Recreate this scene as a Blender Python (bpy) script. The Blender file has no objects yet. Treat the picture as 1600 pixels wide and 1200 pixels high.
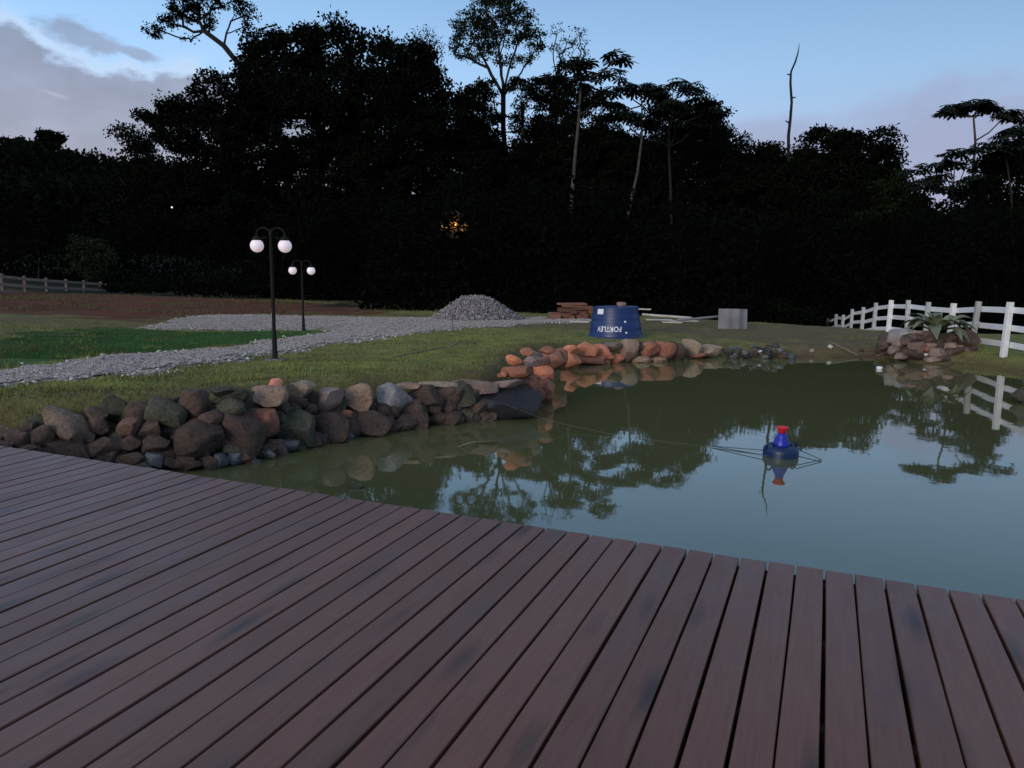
import bpy, bmesh, math, random
import numpy as np
from mathutils import Vector, Matrix, noise

random.seed(7); rng = np.random.default_rng(7)
sc = bpy.context.scene
COL = sc.collection

# ------------------------------------------------------------------ camera
FPX = 1155.0; PITCH = math.radians(9.0); ROLL = math.radians(0.75); ZC = 2.1
cd = bpy.data.cameras.new('camera'); cam = bpy.data.objects.new('camera', cd); COL.objects.link(cam)
cd.sensor_width = 36; cd.lens = 36 * FPX / 1600; cd.clip_end = 2000; cd.clip_start = 0.05
_f = Vector((0, math.cos(PITCH), -math.sin(PITCH))); _u0 = Vector((0, math.sin(PITCH), math.cos(PITCH))); _r0 = Vector((1, 0, 0))
_r = _r0 * math.cos(ROLL) + _u0 * math.sin(ROLL); _u = _u0 * math.cos(ROLL) - _r0 * math.sin(ROLL)
m = Matrix((_r, _u, -_f)).transposed().to_4x4(); m.translation = (0, 0, ZC)
cam.matrix_world = m
sc.camera = cam

def ray(px, py):
    v = _f * FPX + _r * (px - 800) + _u * (600 - py)
    return v
def at(px, py, D):                       # the point D metres in front (along +Y)
    v = ray(px, py); return Vector((0, 0, ZC)) + v * (D / v.y)
def onz(px, py, z=0.0):
    v = ray(px, py); return Vector((0, 0, ZC)) + v * ((z - ZC) / v.z)

# ------------------------------------------------------------------ world and sun (dusk, sun just above the horizon behind the camera)
SUN_EL, SUN_AZ = 14.0, 215.0              # azimuth clockwise from +Y
world = bpy.data.worlds.new('World'); sc.world = world; world.use_nodes = True
nt = world.node_tree; N = nt.nodes; L = nt.links; N.clear()
def nd(tree, t, **kw):
    n = tree.nodes.new(t)
    for k, v in kw.items():
        if isinstance(k, str) and hasattr(n, k): setattr(n, k, v)
    return n
def mth(tree, op, a, b=None, c=None, clamp=False):
    n = tree.nodes.new('ShaderNodeMath'); n.operation = op; n.use_clamp = clamp
    for i, s in enumerate((a, b, c)):
        if s is None: continue
        if isinstance(s, (int, float)): n.inputs[i].default_value = s
        else: tree.links.new(s, n.inputs[i])
    return n.outputs[0]
def mixc(tree, fac, a, b, blend='MIX'):
    n = tree.nodes.new('ShaderNodeMix'); n.data_type = 'RGBA'; n.blend_type = blend
    for i, s in ((0, fac), (6, a), (7, b)):
        if isinstance(s, (int, float)): n.inputs[i].default_value = s
        elif isinstance(s, (tuple, list)): n.inputs[i].default_value = (*s[:3], 1)
        else: tree.links.new(s, n.inputs[i])
    return n.outputs[2]
def ramp(tree, fac, stops, interp='LINEAR'):
    n = tree.nodes.new('ShaderNodeValToRGB'); n.color_ramp.interpolation = interp
    e = n.color_ramp.elements
    while len(e) < len(stops): e.new(0.5)
    for i, (p, c) in enumerate(stops):
        e[i].position = p; e[i].color = (*c[:3], 1) if isinstance(c, (tuple, list)) else (c, c, c, 1)
    if fac is not None: tree.links.new(fac, n.inputs[0])
    return n.outputs[0]

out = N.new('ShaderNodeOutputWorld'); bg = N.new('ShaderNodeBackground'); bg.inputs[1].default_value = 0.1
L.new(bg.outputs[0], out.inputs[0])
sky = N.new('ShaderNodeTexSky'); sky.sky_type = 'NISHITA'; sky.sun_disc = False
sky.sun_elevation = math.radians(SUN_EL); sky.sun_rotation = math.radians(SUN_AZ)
tc = N.new('ShaderNodeTexCoord'); sep = N.new('ShaderNodeSeparateXYZ'); L.new(tc.outputs['Generated'], sep.inputs[0])
X, Y, Z = sep.outputs
el = mth(nt, 'MULTIPLY', mth(nt, 'ARCSINE', Z), 180 / math.pi)
az = mth(nt, 'MULTIPLY', mth(nt, 'ARCTAN2', X, Y), 180 / math.pi)
zen = mth(nt, 'MULTIPLY', el, 1 / 90.0, clamp=True)
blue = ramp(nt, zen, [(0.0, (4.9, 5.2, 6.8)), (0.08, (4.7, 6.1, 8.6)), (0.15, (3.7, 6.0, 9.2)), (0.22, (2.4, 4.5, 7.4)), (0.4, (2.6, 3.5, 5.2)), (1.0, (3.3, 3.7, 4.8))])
# the sky darkens gently from left to right
side = nt.nodes.new('ShaderNodeMapRange'); L.new(X, side.inputs[0]); side.inputs[1].default_value = -0.6; side.inputs[2].default_value = 0.7
side.inputs[3].default_value = 1.15; side.inputs[4].default_value = 0.76
blue = mixc(nt, 1.0, blue, side.outputs[0], 'MULTIPLY')
# pink-grey cloud banks near the horizon and small clouds above the left one
nz = nd(nt, 'ShaderNodeTexNoise'); nz.inputs['Scale'].default_value = 7.0; nz.inputs['Detail'].default_value = 7; nz.inputs['Roughness'].default_value = 0.55
mp = N.new('ShaderNodeMapping'); mp.inputs['Scale'].default_value = (1, 1, 1.9); L.new(tc.outputs['Generated'], mp.inputs[0]); L.new(mp.outputs[0], nz.inputs[0])
n0 = mth(nt, 'SUBTRACT', nz.outputs[0], 0.5)
def smooth(x, a, b):
    mr = N.new('ShaderNodeMapRange'); mr.interpolation_type = 'SMOOTHSTEP'; L.new(x, mr.inputs[0])
    mr.inputs[1].default_value = a; mr.inputs[2].default_value = b; mr.inputs[3].default_value = 0; mr.inputs[4].default_value = 1
    return mr.outputs[0]
# cloud top elevation as a function of azimuth: ~13 deg at the left, 8-9 deg to the right
topc = N.new('ShaderNodeFloatCurve')
azn = mth(nt, 'MULTIPLY_ADD', az, 1 / 360.0, 0.5); L.new(azn, topc.inputs[1])
cv = topc.mapping.curves[0]
pts = [(0, .30), (.20, .34), (.36, .40), (.408, .475), (.425, .42), (.445, .405), (.47, .30), (.50, .16), (.525, .20), (.541, .33), (.56, .375), (.58, .385), (.60, .38), (.65, .34), (.8, .30), (1, .30)]
while len(cv.points) < len(pts): cv.points.new(0.5, 0.5)
for p, (a, b) in zip(cv.points, pts): p.location = (a, b); p.handle_type = 'AUTO'
topc.mapping.update()
top = mth(nt, 'MULTIPLY', topc.outputs[0], 30.0)
dlt = mth(nt, 'SUBTRACT', mth(nt, 'ADD', top, mth(nt, 'MULTIPLY', n0, 8.5)), el)
hard = smooth(X, -0.25, 0.1)
maskA = mth(nt, 'MULTIPLY', smooth(dlt, 0.0, 0.7), mth(nt, 'SUBTRACT', 1.0, hard))
maskB = mth(nt, 'MULTIPLY', mth(nt, 'MULTIPLY', smooth(dlt, -0.8, 2.6), hard), 0.75)
mask = mth(nt, 'MAXIMUM', maskA, maskB)
nzf = nd(nt, 'ShaderNodeTexNoise'); nzf.inputs['Scale'].default_value = 26.0; nzf.inputs['Detail'].default_value = 6; L.new(mp.outputs[0], nzf.inputs[0]); nf = mth(nt, 'SUBTRACT', nzf.outputs[0], 0.5)
def blob(a0, e0, ra, re, k=0.9):
    dx = mth(nt, 'DIVIDE', mth(nt, 'SUBTRACT', az, a0), ra); dy = mth(nt, 'DIVIDE', mth(nt, 'SUBTRACT', mth(nt, 'MULTIPLY_ADD', az, 0.22, el), e0 + a0 * 0.22), re)
    r2 = mth(nt, 'SQRT', mth(nt, 'ADD', mth(nt, 'MULTIPLY', dx, dx), mth(nt, 'MULTIPLY', dy, dy)))
    return mth(nt, 'MULTIPLY', mth(nt, 'SUBTRACT', 1.0, smooth(mth(nt, 'ADD', r2, mth(nt, 'ADD', mth(nt, 'MULTIPLY', n0, 3.0), mth(nt, 'MULTIPLY', nf, 3.5))), 0.35, 1.35)), k)
for b in ((-29.0, 14.0, 1.9, 0.62, .8), (-26.2, 13.4, 1.1, 0.36, .75)):
    mask = mth(nt, 'MAXIMUM', mask, blob(*b))
slit = blob(-31.0, 10.4, 0.9, 0.16, 0.6)
cl = ramp(nt, zen, [(0.0, (4.5, 4.3, 5.0)), (0.08, (3.6, 3.8, 4.9)), (0.16, (2.7, 3.3, 4.7)), (0.4, (2.2, 2.8, 4.0))])
nz2 = nd(nt, 'ShaderNodeTexNoise'); nz2.inputs['Scale'].default_value = 16.0; nz2.inputs['Detail'].default_value = 5; L.new(mp.outputs[0], nz2.inputs[0])
cl = mixc(nt, 1.0, cl, mth(nt, 'MULTIPLY_ADD', nz2.outputs[0], 0.45, 0.78), 'MULTIPLY')
clr = mixc(nt, hard, cl, (3.2, 3.3, 5.0))
rim = mth(nt, 'MULTIPLY', mth(nt, 'SUBTRACT', smooth(dlt, -1.1, 0.1), smooth(dlt, 0.1, 0.9)), mth(nt, 'MULTIPLY', mth(nt, 'SUBTRACT', 1.0, hard), 0.55))
skyc = mixc(nt, rim, blue, (6.0, 7.2, 8.6))
skyc = mixc(nt, mask, skyc, clr)
skyc = mixc(nt, slit, skyc, (5.0, 5.2, 6.4))
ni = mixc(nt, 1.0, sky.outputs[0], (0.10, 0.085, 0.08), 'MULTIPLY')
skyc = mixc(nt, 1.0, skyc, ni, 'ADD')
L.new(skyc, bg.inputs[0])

sd = bpy.data.lights.new('sun', 'SUN'); sd.energy = 1.45; sd.angle = math.radians(24); sd.color = (1.0, 0.88, 0.76)
sun = bpy.data.objects.new('sun', sd); COL.objects.link(sun)
a = math.radians(SUN_AZ); e = math.radians(SUN_EL)
sun.rotation_euler = Vector((math.sin(a) * math.cos(e), math.cos(a) * math.cos(e), math.sin(e))).to_track_quat('Z', 'Y').to_euler()

sc.view_settings.view_transform = 'Standard'; sc.view_settings.look = 'None'
sc.view_settings.exposure = 0.0; sc.view_settings.gamma = 1.0; sc.view_settings.use_curve_mapping = False
sc.render.engine = 'CYCLES'
sc.cycles.max_bounces = 6; sc.cycles.use_denoising = True

# ------------------------------------------------------------------ helpers
def link(name, me, mat=None, parent=None):
    o = bpy.data.objects.new(name, me); COL.objects.link(o)
    if mat is not None and me is not None and len(me.materials) == 0: me.materials.append(mat)
    if parent is not None: o.parent = parent
    return o
def tag(o, label=None, cat=None, group=None, kind=None):
    if label: o['label'] = label
    if cat: o['category'] = cat
    if group: o['group'] = group
    if kind: o['kind'] = kind
    return o
def empty(name, loc, label, cat, group=None, rz=0):
    o = bpy.data.objects.new(name, None); COL.objects.link(o); o.location = loc; o.rotation_euler = (0, 0, rz)
    o.empty_display_size = 0.2
    return tag(o, label, cat, group)
def mesh_np(name, V, Fc, smooth_=False):
    """V (n,3), Fc (m,k) with constant k"""
    me = bpy.data.meshes.new(name); V = np.asarray(V, np.float32); Fc = np.asarray(Fc, np.int32)
    n, (mm, k) = len(V), Fc.shape
    me.vertices.add(n); me.vertices.foreach_set('co', V.ravel())
    me.loops.add(mm * k); me.loops.foreach_set('vertex_index', Fc.ravel())
    me.polygons.add(mm); me.polygons.foreach_set('loop_start', np.arange(0, mm * k, k, dtype=np.int32))
    if smooth_: me.polygons.foreach_set('use_smooth', np.ones(mm, bool))
    me.update(calc_edges=True)
    return me
def bm_mesh(name, bm, smooth_=False):
    me = bpy.data.meshes.new(name); bm.normal_update(); bm.to_mesh(me); bm.free()
    if smooth_: me.polygons.foreach_set('use_smooth', [True] * len(me.polygons))
    return me
def box_bm(bm, c, s, rot=None):
    r = bmesh.ops.create_cube(bm, size=1.0); M = Matrix.Translation(c) @ (rot.to_4x4() if rot else Matrix()) @ Matrix.Diagonal((*s, 1))
    bmesh.ops.transform(bm, matrix=M, verts=r['verts']); return r['verts']
def tube(path, radii, sides=8, cap=True):
    """returns V,F lists for a swept tube"""
    P = [Vector(p) for p in path]; V = []; Fs = []
    up = Vector((0.13, 0.31, 0.94)).normalized()
    for i, p in enumerate(P):
        d = (P[min(i + 1, len(P) - 1)] - P[max(i - 1, 0)]).normalized()
        a = d.cross(up);
        if a.length < 1e-3: a = d.cross(Vector((1, 0, 0)))
        a.normalize(); b = d.cross(a)
        for k in range(sides):
            t = 2 * math.pi * k / sides
            V.append(p + (a * math.cos(t) + b * math.sin(t)) * radii[i])
    for i in range(len(P) - 1):
        for k in range(sides):
            k2 = (k + 1) % sides
            Fs.append((i * sides + k, i * sides + k2, (i + 1) * sides + k2, (i + 1) * sides + k))
    if cap:
        Fs.append(tuple(range(sides))[::-1]); Fs.append(tuple((len(P) - 1) * sides + k for k in range(sides)))
    return V, Fs
def tube_mesh(name, path, radii, sides=8, smooth_=True):
    V, Fs = tube(path, radii if isinstance(radii, (list, tuple)) else [radii] * len(path), sides)
    me = bpy.data.meshes.new(name); me.from_pydata([tuple(v) for v in V], [], Fs); me.update()
    if smooth_: me.polygons.foreach_set('use_smooth', [True] * len(me.polygons))
    return me
def lathe(name, prof, seg=32, smooth_=True):
    V = []; Fs = []
    for r, z in prof:
        for k in range(seg):
            t = 2 * math.pi * k / seg; V.append((r * math.cos(t), r * math.sin(t), z))
    for i in range(len(prof) - 1):
        for k in range(seg):
            k2 = (k + 1) % seg; Fs.append((i * seg + k, i * seg + k2, (i + 1) * seg + k2, (i + 1) * seg + k))
    Fs.append(tuple(range(seg))[::-1]); Fs.append(tuple((len(prof) - 1) * seg + k for k in range(seg)))
    me = bpy.data.meshes.new(name); me.from_pydata(V, [], Fs); me.update()
    if smooth_: me.polygons.foreach_set('use_smooth', [True] * len(me.polygons))
    return me

# ------------------------------------------------------------------ materials
def mat(name, base, rough=0.8, c2=None, scale=5.0, detail=5, bump=0.0, bscale=None, metal=0.0, vary=0.0, emit=None, es=0.0, spec=0.5, coord='Object', stretch=(1, 1, 1)):
    mt = bpy.data.materials.new(name); mt.use_nodes = True; t = mt.node_tree; b = t.nodes['Principled BSDF']
    b.inputs['Roughness'].default_value = rough; b.inputs['Metallic'].default_value = metal; b.inputs['Specular IOR Level'].default_value = spec
    co = t.nodes.new('ShaderNodeTexCoord').outputs[coord]
    mpn = t.nodes.new('ShaderNodeMapping'); mpn.inputs['Scale'].default_value = stretch; t.links.new(co, mpn.inputs[0]); vec = mpn.outputs[0]
    oi = t.nodes.new('ShaderNodeObjectInfo')
    addv = t.nodes.new('ShaderNodeVectorMath'); addv.operation = 'ADD'; t.links.new(vec, addv.inputs[0])
    comb = t.nodes.new('ShaderNodeCombineXYZ')
    for i, f in enumerate((37.0, 91.0, 53.0)): t.links.new(mth(t, 'MULTIPLY', oi.outputs['Random'], f), comb.inputs[i])
    t.links.new(comb.outputs[0], addv.inputs[1]); vec = addv.outputs[0]
    nz = t.nodes.new('ShaderNodeTexNoise'); nz.inputs['Scale'].default_value = scale; nz.inputs['Detail'].default_value = detail; nz.inputs['Roughness'].default_value = 0.6
    t.links.new(vec, nz.inputs[0])
    f = ramp(t, nz.outputs[0], [(0.3, 0.0), (0.7, 1.0)])
    col = mixc(t, f, base, c2 if c2 else tuple(x * 0.7 for x in base))
    if 'stone' in name or 'timber' in name:
        n3 = t.nodes.new('ShaderNodeTexNoise'); n3.inputs['Scale'].default_value = scale * 9; n3.inputs['Detail'].default_value = 6; n3.inputs['Roughness'].default_value = .7; t.links.new(vec, n3.inputs[0])
        col = mixc(t, 1.0, col, ramp(t, n3.outputs[0], [(.3, .55), (.5, 1.0), (.72, 1.5)]), 'MULTIPLY')
    if vary:
        k = mth(t, 'MULTIPLY_ADD', oi.outputs['Random'], 2 * vary, 1 - vary)
        col = mixc(t, 1.0, col, k, 'MULTIPLY')
    t.links.new(col, b.inputs['Base Color'])
    if bump:
        nb = t.nodes.new('ShaderNodeTexNoise'); nb.inputs['Scale'].default_value = bscale or scale * 4; nb.inputs['Detail'].default_value = 6; t.links.new(vec, nb.inputs[0])
        bp = t.nodes.new('ShaderNodeBump'); bp.inputs['Strength'].default_value = bump; bp.inputs['Distance'].default_value = 0.03
        t.links.new(nb.outputs[0], bp.inputs['Height']); t.links.new(bp.outputs[0], b.inputs['Normal'])
    if emit: b.inputs['Emission Color'].default_value = (*emit, 1); b.inputs['Emission Strength'].default_value = es
    return mt

def deck_mat():
    mt = bpy.data.materials.new('stained_deck_timber'); mt.use_nodes = True; t = mt.node_tree; b = t.nodes['Principled BSDF']
    co = t.nodes.new('ShaderNodeTexCoord').outputs['Object']; oi = t.nodes.new('ShaderNodeObjectInfo')
    comb = t.nodes.new('ShaderNodeCombineXYZ')
    for i, f in enumerate((7.0, 131.0, 53.0)): t.links.new(mth(t, 'MULTIPLY', oi.outputs['Random'], f), comb.inputs[i])
    add = t.nodes.new('ShaderNodeVectorMath'); add.operation = 'ADD'; t.links.new(co, add.inputs[0]); t.links.new(comb.outputs[0], add.inputs[1])
    def nz(scale, st, det=5, dist=0.0):
        mp_ = t.nodes.new('ShaderNodeMapping'); mp_.inputs['Scale'].default_value = st; t.links.new(add.outputs[0], mp_.inputs[0])
        n = t.nodes.new('ShaderNodeTexNoise'); n.inputs['Scale'].default_value = scale; n.inputs['Detail'].default_value = det; n.inputs['Distortion'].default_value = dist
        t.links.new(mp_.outputs[0], n.inputs[0]); return n.outputs[0]
    grain = nz(9, (7, 0.45, 1), 8, 0.6); blot = nz(3.6, (1.6, 0.8, 1), 3); fine = nz(60, (6, 0.25, 1), 4)
    col = mixc(t, ramp(t, grain, [(0.32, 0), (0.68, 1)]), (0.142, 0.063, 0.046), (0.170, 0.080, 0.058))
    col = mixc(t, ramp(t, blot, [(0.26, 0.4), (0.40, 0.0)]), col, (0.080, 0.038, 0.028))
    # knots
    vmp = t.nodes.new('ShaderNodeMapping'); vmp.inputs['Scale'].default_value = (5.5, 1.3, 1); t.links.new(add.outputs[0], vmp.inputs[0])
    vo = t.nodes.new('ShaderNodeTexVoronoi'); vo.inputs['Scale'].default_value = 1.0; vo.inputs['Randomness'].default_value = 1.0; t.links.new(vmp.outputs[0], vo.inputs['Vector'])
    kd = mth(t, 'ADD', vo.outputs['Distance'], mth(t, 'MULTIPLY', mth(t, 'SUBTRACT', grain, 0.5), 0.15))
    col = mixc(t, ramp(t, kd, [(0.06, 0.85), (0.16, 0.45), (0.30, 0.0)]), col, (0.038, 0.022, 0.02))
    k = mth(t, 'MULTIPLY_ADD', oi.outputs['Random'], 0.22, 0.89); col = mixc(t, 1.0, col, k, 'MULTIPLY')
    t.links.new(col, b.inputs['Base Color'])
    r = mth(t, 'MULTIPLY_ADD', blot, 0.30, 0.24); t.links.new(r, b.inputs['Roughness'])
    b.inputs['Specular IOR Level'].default_value = 0.4
    h = mth(t, 'ADD', mth(t, 'MULTIPLY', grain, 0.7), mth(t, 'MULTIPLY', fine, 0.3))
    bp = t.nodes.new('ShaderNodeBump'); bp.inputs['Strength'].default_value = 0.15; bp.inputs['Distance'].default_value = 0.01
    t.links.new(h, bp.inputs['Height']); t.links.new(bp.outputs[0], b.inputs['Normal'])
    return mt
M_deck = deck_mat()
M_joist = mat('dark_joist_timber', (0.03, 0.02, 0.018), 0.9)
M_stone = {
    'rust2':  mat('dull_red_stone', (0.17, 0.095, 0.07), 0.9, (0.09, 0.052, 0.04), 3.0, bump=1.0, bscale=12, vary=0.15),
    'tan':    mat('tan_stone', (0.34, 0.23, 0.16), 0.9, (0.20, 0.125, 0.09), 3.5, bump=1.0, bscale=14, vary=0.2),
    'brown':  mat('brown_stone', (0.11, 0.068, 0.050), 0.9, (0.052, 0.034, 0.027), 3.0, bump=1.0, bscale=14, vary=0.25),
    'olive':  mat('mossy_stone', (0.075, 0.068, 0.048), 0.95, (0.042, 0.046, 0.028), 3.0, bump=1.0, bscale=12, vary=0.2),
    'grey':   mat('grey_stone', (0.29, 0.27, 0.26), 0.85, (0.17, 0.15, 0.14), 3.5, bump=0.5, bscale=14, vary=0.15),
    'blue':   mat('wet_blue_grey_stone', (0.12, 0.13, 0.135), 0.5, (0.065, 0.068, 0.072), 5.0, bump=0.5, bscale=20, vary=0.2),
    'orange': mat('orange_stone', (0.72, 0.28, 0.15), 0.85, (0.50, 0.17, 0.09), 4.0, bump=0.5, bscale=14, vary=0.2),
    'salmon': mat('salmon_stone', (0.80, 0.31, 0.19), 0.8, (0.62, 0.21, 0.13), 4.0, bump=0.5, bscale=14, vary=0.05),
    'rust':   mat('rust_brown_stone', (0.38, 0.155, 0.095), 0.9, (0.20, 0.085, 0.055), 3.0, bump=0.7, bscale=9, vary=0.2),
    'black':  mat('blue_black_stone', (0.020, 0.021, 0.026), 0.6, (0.010, 0.010, 0.013), 4.0, bump=0.8, bscale=7, vary=0.1),
    'pink':   mat('pinkish_grey_stone', (0.30, 0.21, 0.175), 0.9, (0.18, 0.12, 0.10), 4.0, bump=0.5, bscale=14, vary=0.25),
    'earth':  mat('dull_tan_stone', (0.21, 0.145, 0.105), 0.9, (0.12, 0.082, 0.062), 3.0, bump=1.0, bscale=12, vary=0.15),
    'white':  mat('white_pebble', (0.7, 0.68, 0.62), 0.8, (0.5, 0.48, 0.43), 5),
    'cream':  mat('cream_stone', (0.40, 0.31, 0.22), 0.85, (0.25, 0.17, 0.11), 4.0, bump=0.5, bscale=14, vary=0.15),
}
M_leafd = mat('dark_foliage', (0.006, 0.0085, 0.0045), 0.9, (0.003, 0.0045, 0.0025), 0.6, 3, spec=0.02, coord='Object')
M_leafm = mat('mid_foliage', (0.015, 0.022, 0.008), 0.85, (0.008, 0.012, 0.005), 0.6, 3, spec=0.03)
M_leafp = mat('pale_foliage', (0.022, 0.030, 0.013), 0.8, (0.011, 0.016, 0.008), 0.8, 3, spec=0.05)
M_leafu = mat('undergrowth_shade_foliage', (0.0038, 0.0054, 0.0030), 0.9, (0.0016, 0.0024, 0.0014), 0.35, 3, spec=0.02)  # darker copy of the dark foliage, shade put into its colour
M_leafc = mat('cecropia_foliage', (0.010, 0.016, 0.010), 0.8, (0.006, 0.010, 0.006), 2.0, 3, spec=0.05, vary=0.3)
M_bark = mat('dark_bark', (0.014, 0.012, 0.010), 0.95, (0.008, 0.007, 0.006), 3, bump=0.5, stretch=(4, 4, 0.6))
M_barkp = mat('pale_bark', (0.075, 0.070, 0.060), 0.95, (0.025, 0.023, 0.02), 1.5, bump=0.3, stretch=(1, 1, 2.5))
M_black = mat('black_painted_metal', (0.008, 0.008, 0.008), 0.75, (0.012, 0.011, 0.011), 20, spec=0.2)
M_globe = mat('opal_glass_globe', (0.85, 0.80, 0.82), 0.35, (0.82, 0.76, 0.79), 2, emit=(1.0, 0.80, 0.90), es=0.34)
M_whitep = mat('white_fence_paint', (0.86, 0.86, 0.86), 0.55, (0.74, 0.74, 0.73), 6, 8, bump=0.15, bscale=30, vary=0.08)
M_whiteg = mat('weathered_fence_paint', (0.50, 0.51, 0.51), 0.7, (0.30, 0.31, 0.30), 5, 8, bump=0.2, bscale=25, vary=0.15)
M_greyw = mat('weathered_grey_timber', (0.20, 0.15, 0.12), 0.9, (0.08, 0.065, 0.06), 6, 6, bump=0.2, vary=0.2)
M_rail = mat('weathered_lightened_timber', (0.42, 0.31, 0.25), 0.9, (0.26, 0.19, 0.15), 6, 6, bump=0.2, vary=0.15)  # rail colour lightened in place of the sun these faces miss
M_tank = mat('blue_tank_plastic', (0.010, 0.034, 0.150), 0.42, (0.007, 0.026, 0.115), 3)
M_print = mat('white_print', (0.85, 0.87, 0.9), 0.5, (0.8, 0.8, 0.84), 8)
M_buoy = mat('blue_float_plastic', (0.005, 0.028, 0.10), 0.4, (0.004, 0.02, 0.07), 6)
M_buoyn = mat('bright_blue_plastic', (0.010, 0.025, 0.42), 0.35, (0.008, 0.02, 0.33), 6)
M_red = mat('red_plastic', (0.75, 0.02, 0.03), 0.3, (0.6, 0.015, 0.02), 6)
M_rod = mat('blue_grey_rod', (0.05, 0.09, 0.12), 0.5)
M_line = mat('pale_line', (0.22, 0.22, 0.19), 0.7)
M_wood = mat('reddish_rough_timber', (0.24, 0.10, 0.065), 0.9, (0.13, 0.058, 0.04), 7, 6, bump=0.3, vary=0.35)
M_pale = mat('pale_timber', (0.62, 0.56, 0.48), 0.8, (0.45, 0.40, 0.33), 7, vary=0.1)
M_sheet = mat('grey_fibre_sheet', (0.27, 0.27, 0.28), 0.9, (0.18, 0.18, 0.19), 2, 5, bump=0.1, vary=0.1, spec=0.1)
M_gravel = mat('gravel_bed', (0.44, 0.39, 0.35), 0.95, (0.22, 0.19, 0.175), 14, 8, bump=1.0, bscale=30)
M_gpile = mat('gravel_heap_fines', (0.20, 0.19, 0.20), 0.95, (0.09, 0.085, 0.09), 12, 8, bump=1.0, bscale=24)
M_peb = mat('crushed_stone', (0.58, 0.51, 0.46), 0.9, (0.20, 0.175, 0.16), 16, 2, bump=0.2)
M_pebp = mat('heap_stones', (0.48, 0.43, 0.42), 0.9, (0.09, 0.08, 0.08), 9, 2)
M_pebw = mat('pale_edge_stones', (0.62, 0.60, 0.57), 0.9, (0.42, 0.40, 0.38), 5, 2)
M_grass = mat('grass_blades', (0.300, 0.330, 0.078), 0.75, (0.105, 0.120, 0.038), 0.8, 4, spec=0.2)
M_grassl = mat('deep_green_lawn', (0.060, 0.150, 0.036), 0.8, (0.032, 0.090, 0.022), 0.7, 4, spec=0.2)
M_dry = mat('dry_grass_blades', (0.16, 0.125, 0.06), 0.85, (0.09, 0.065, 0.035), 1.2, 4, spec=0.2)
M_brom = mat('bromeliad_leaf', (0.22, 0.25, 0.15), 0.55, (0.10, 0.11, 0.06), 5, 4, vary=0.35)
M_bromd = mat('bromeliad_dark_leaf', (0.07, 0.045, 0.035), 0.6, (0.035, 0.028, 0.02), 5, 4, vary=0.3)
M_wall = mat('cream_render', (0.45, 0.40, 0.33), 0.9, (0.35, 0.3, 0.25), 2)
M_roof = mat('clay_roof', (0.16, 0.07, 0.045), 0.9, (0.09, 0.045, 0.03), 4)
M_lamp = mat('warm_lamp', (0.9, 0.6, 0.3), 0.5, emit=(1.0, 0.45, 0.10), es=14.0)
M_litw = mat('lit_window', (0.5, 0.3, 0.15), 0.5, emit=(1.0, 0.50, 0.16), es=0.35)
M_spot = mat('distant_lamp', (0.9, 0.9, 0.9), 0.5, emit=(1.0, 0.95, 0.9), es=1.2)
M_twig = mat('dry_twig', (0.30, 0.24, 0.16), 0.9, (0.18, 0.14, 0.09), 8)
M_liner = mat('black_pond_liner', (0.012, 0.014, 0.022), 0.35, (0.02, 0.024, 0.034), 5, bump=0.9, bscale=9)

# ------------------------------------------------------------------ terrain
def wl(px, py): p = onz(px, py, 0.0); return (p.x, p.y)
POND = [(-7.2, 4.2), (-6.3, 6.0), wl(0, 772), wl(120, 752), wl(240, 742), wl(340, 736), wl(400, 724), wl(450, 707), wl(505, 694), wl(560, 684), wl(620, 674), wl(690, 664), wl(760, 658), wl(815, 652), wl(842, 640), wl(856, 622),
        wl(858, 604), wl(872, 588), wl(892, 576), wl(925, 570), wl(965, 567), wl(1010, 566), wl(1060, 563), wl(1115, 558), wl(1140, 560), wl(1200, 560), wl(1260, 562), wl(1330, 562), wl(1385, 561), wl(1410, 567), wl(1450, 573), wl(1490, 573), wl(1525, 577),
        wl(1570, 586), wl(1600, 598), wl(1660, 640), (9.6, 9.0), (9.9, 5.0), (8.5, 1.0), (0, -1.5), (-7, 0)]
PP = np.array(POND)
def pond_sd(x, y):                       # signed distance, negative inside
    x = np.asarray(x, float); y = np.asarray(y, float); d = np.full(x.shape, 1e9); ins = np.zeros(x.shape, bool)
    n = len(PP)
    for i in range(n):
        ax, ay = PP[i]; bx, by = PP[(i + 1) % n]
        ex, ey = bx - ax, by - ay; t = np.clip(((x - ax) * ex + (y - ay) * ey) / (ex * ex + ey * ey), 0, 1)
        d = np.minimum(d, np.hypot(x - ax - t * ex, y - ay - t * ey))
        c = ((ay > y) != (by > y)); xi = (bx - ax) * (y - ay) / ((by - ay) + 1e-12) + ax
        ins ^= c & (x < xi)
    return np.where(ins, -d, d)
ctl = []
for px, py, z in [(0, 640, .74), (100, 625, .72), (250, 605, .70), (430, 594, .68), (600, 588, .64), (720, 580, .60), (790, 562, .56), (430, 563, .60), (0, 600, .72), (200, 570, .64), (700, 540, .54), (870, 533, .40), (965, 528, .25),
                  (1100, 533, .26), (1250, 543, .24), (1330, 545, .2), (1180, 520, .26), (1300, 512, .26), (0, 545, .60), (300, 520, .45), (474, 517, .30), (0, 505, .45), (600, 500, .22), (745, 500, .12), (900, 497, .12), (1120, 508, .30),
                  (1393, 526, .20), (1579, 554, .24), (1529, 541, .22), (1450, 545, .22)]:
    p = onz(px, py, z); ctl.append((p.x, p.y, z))
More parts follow.
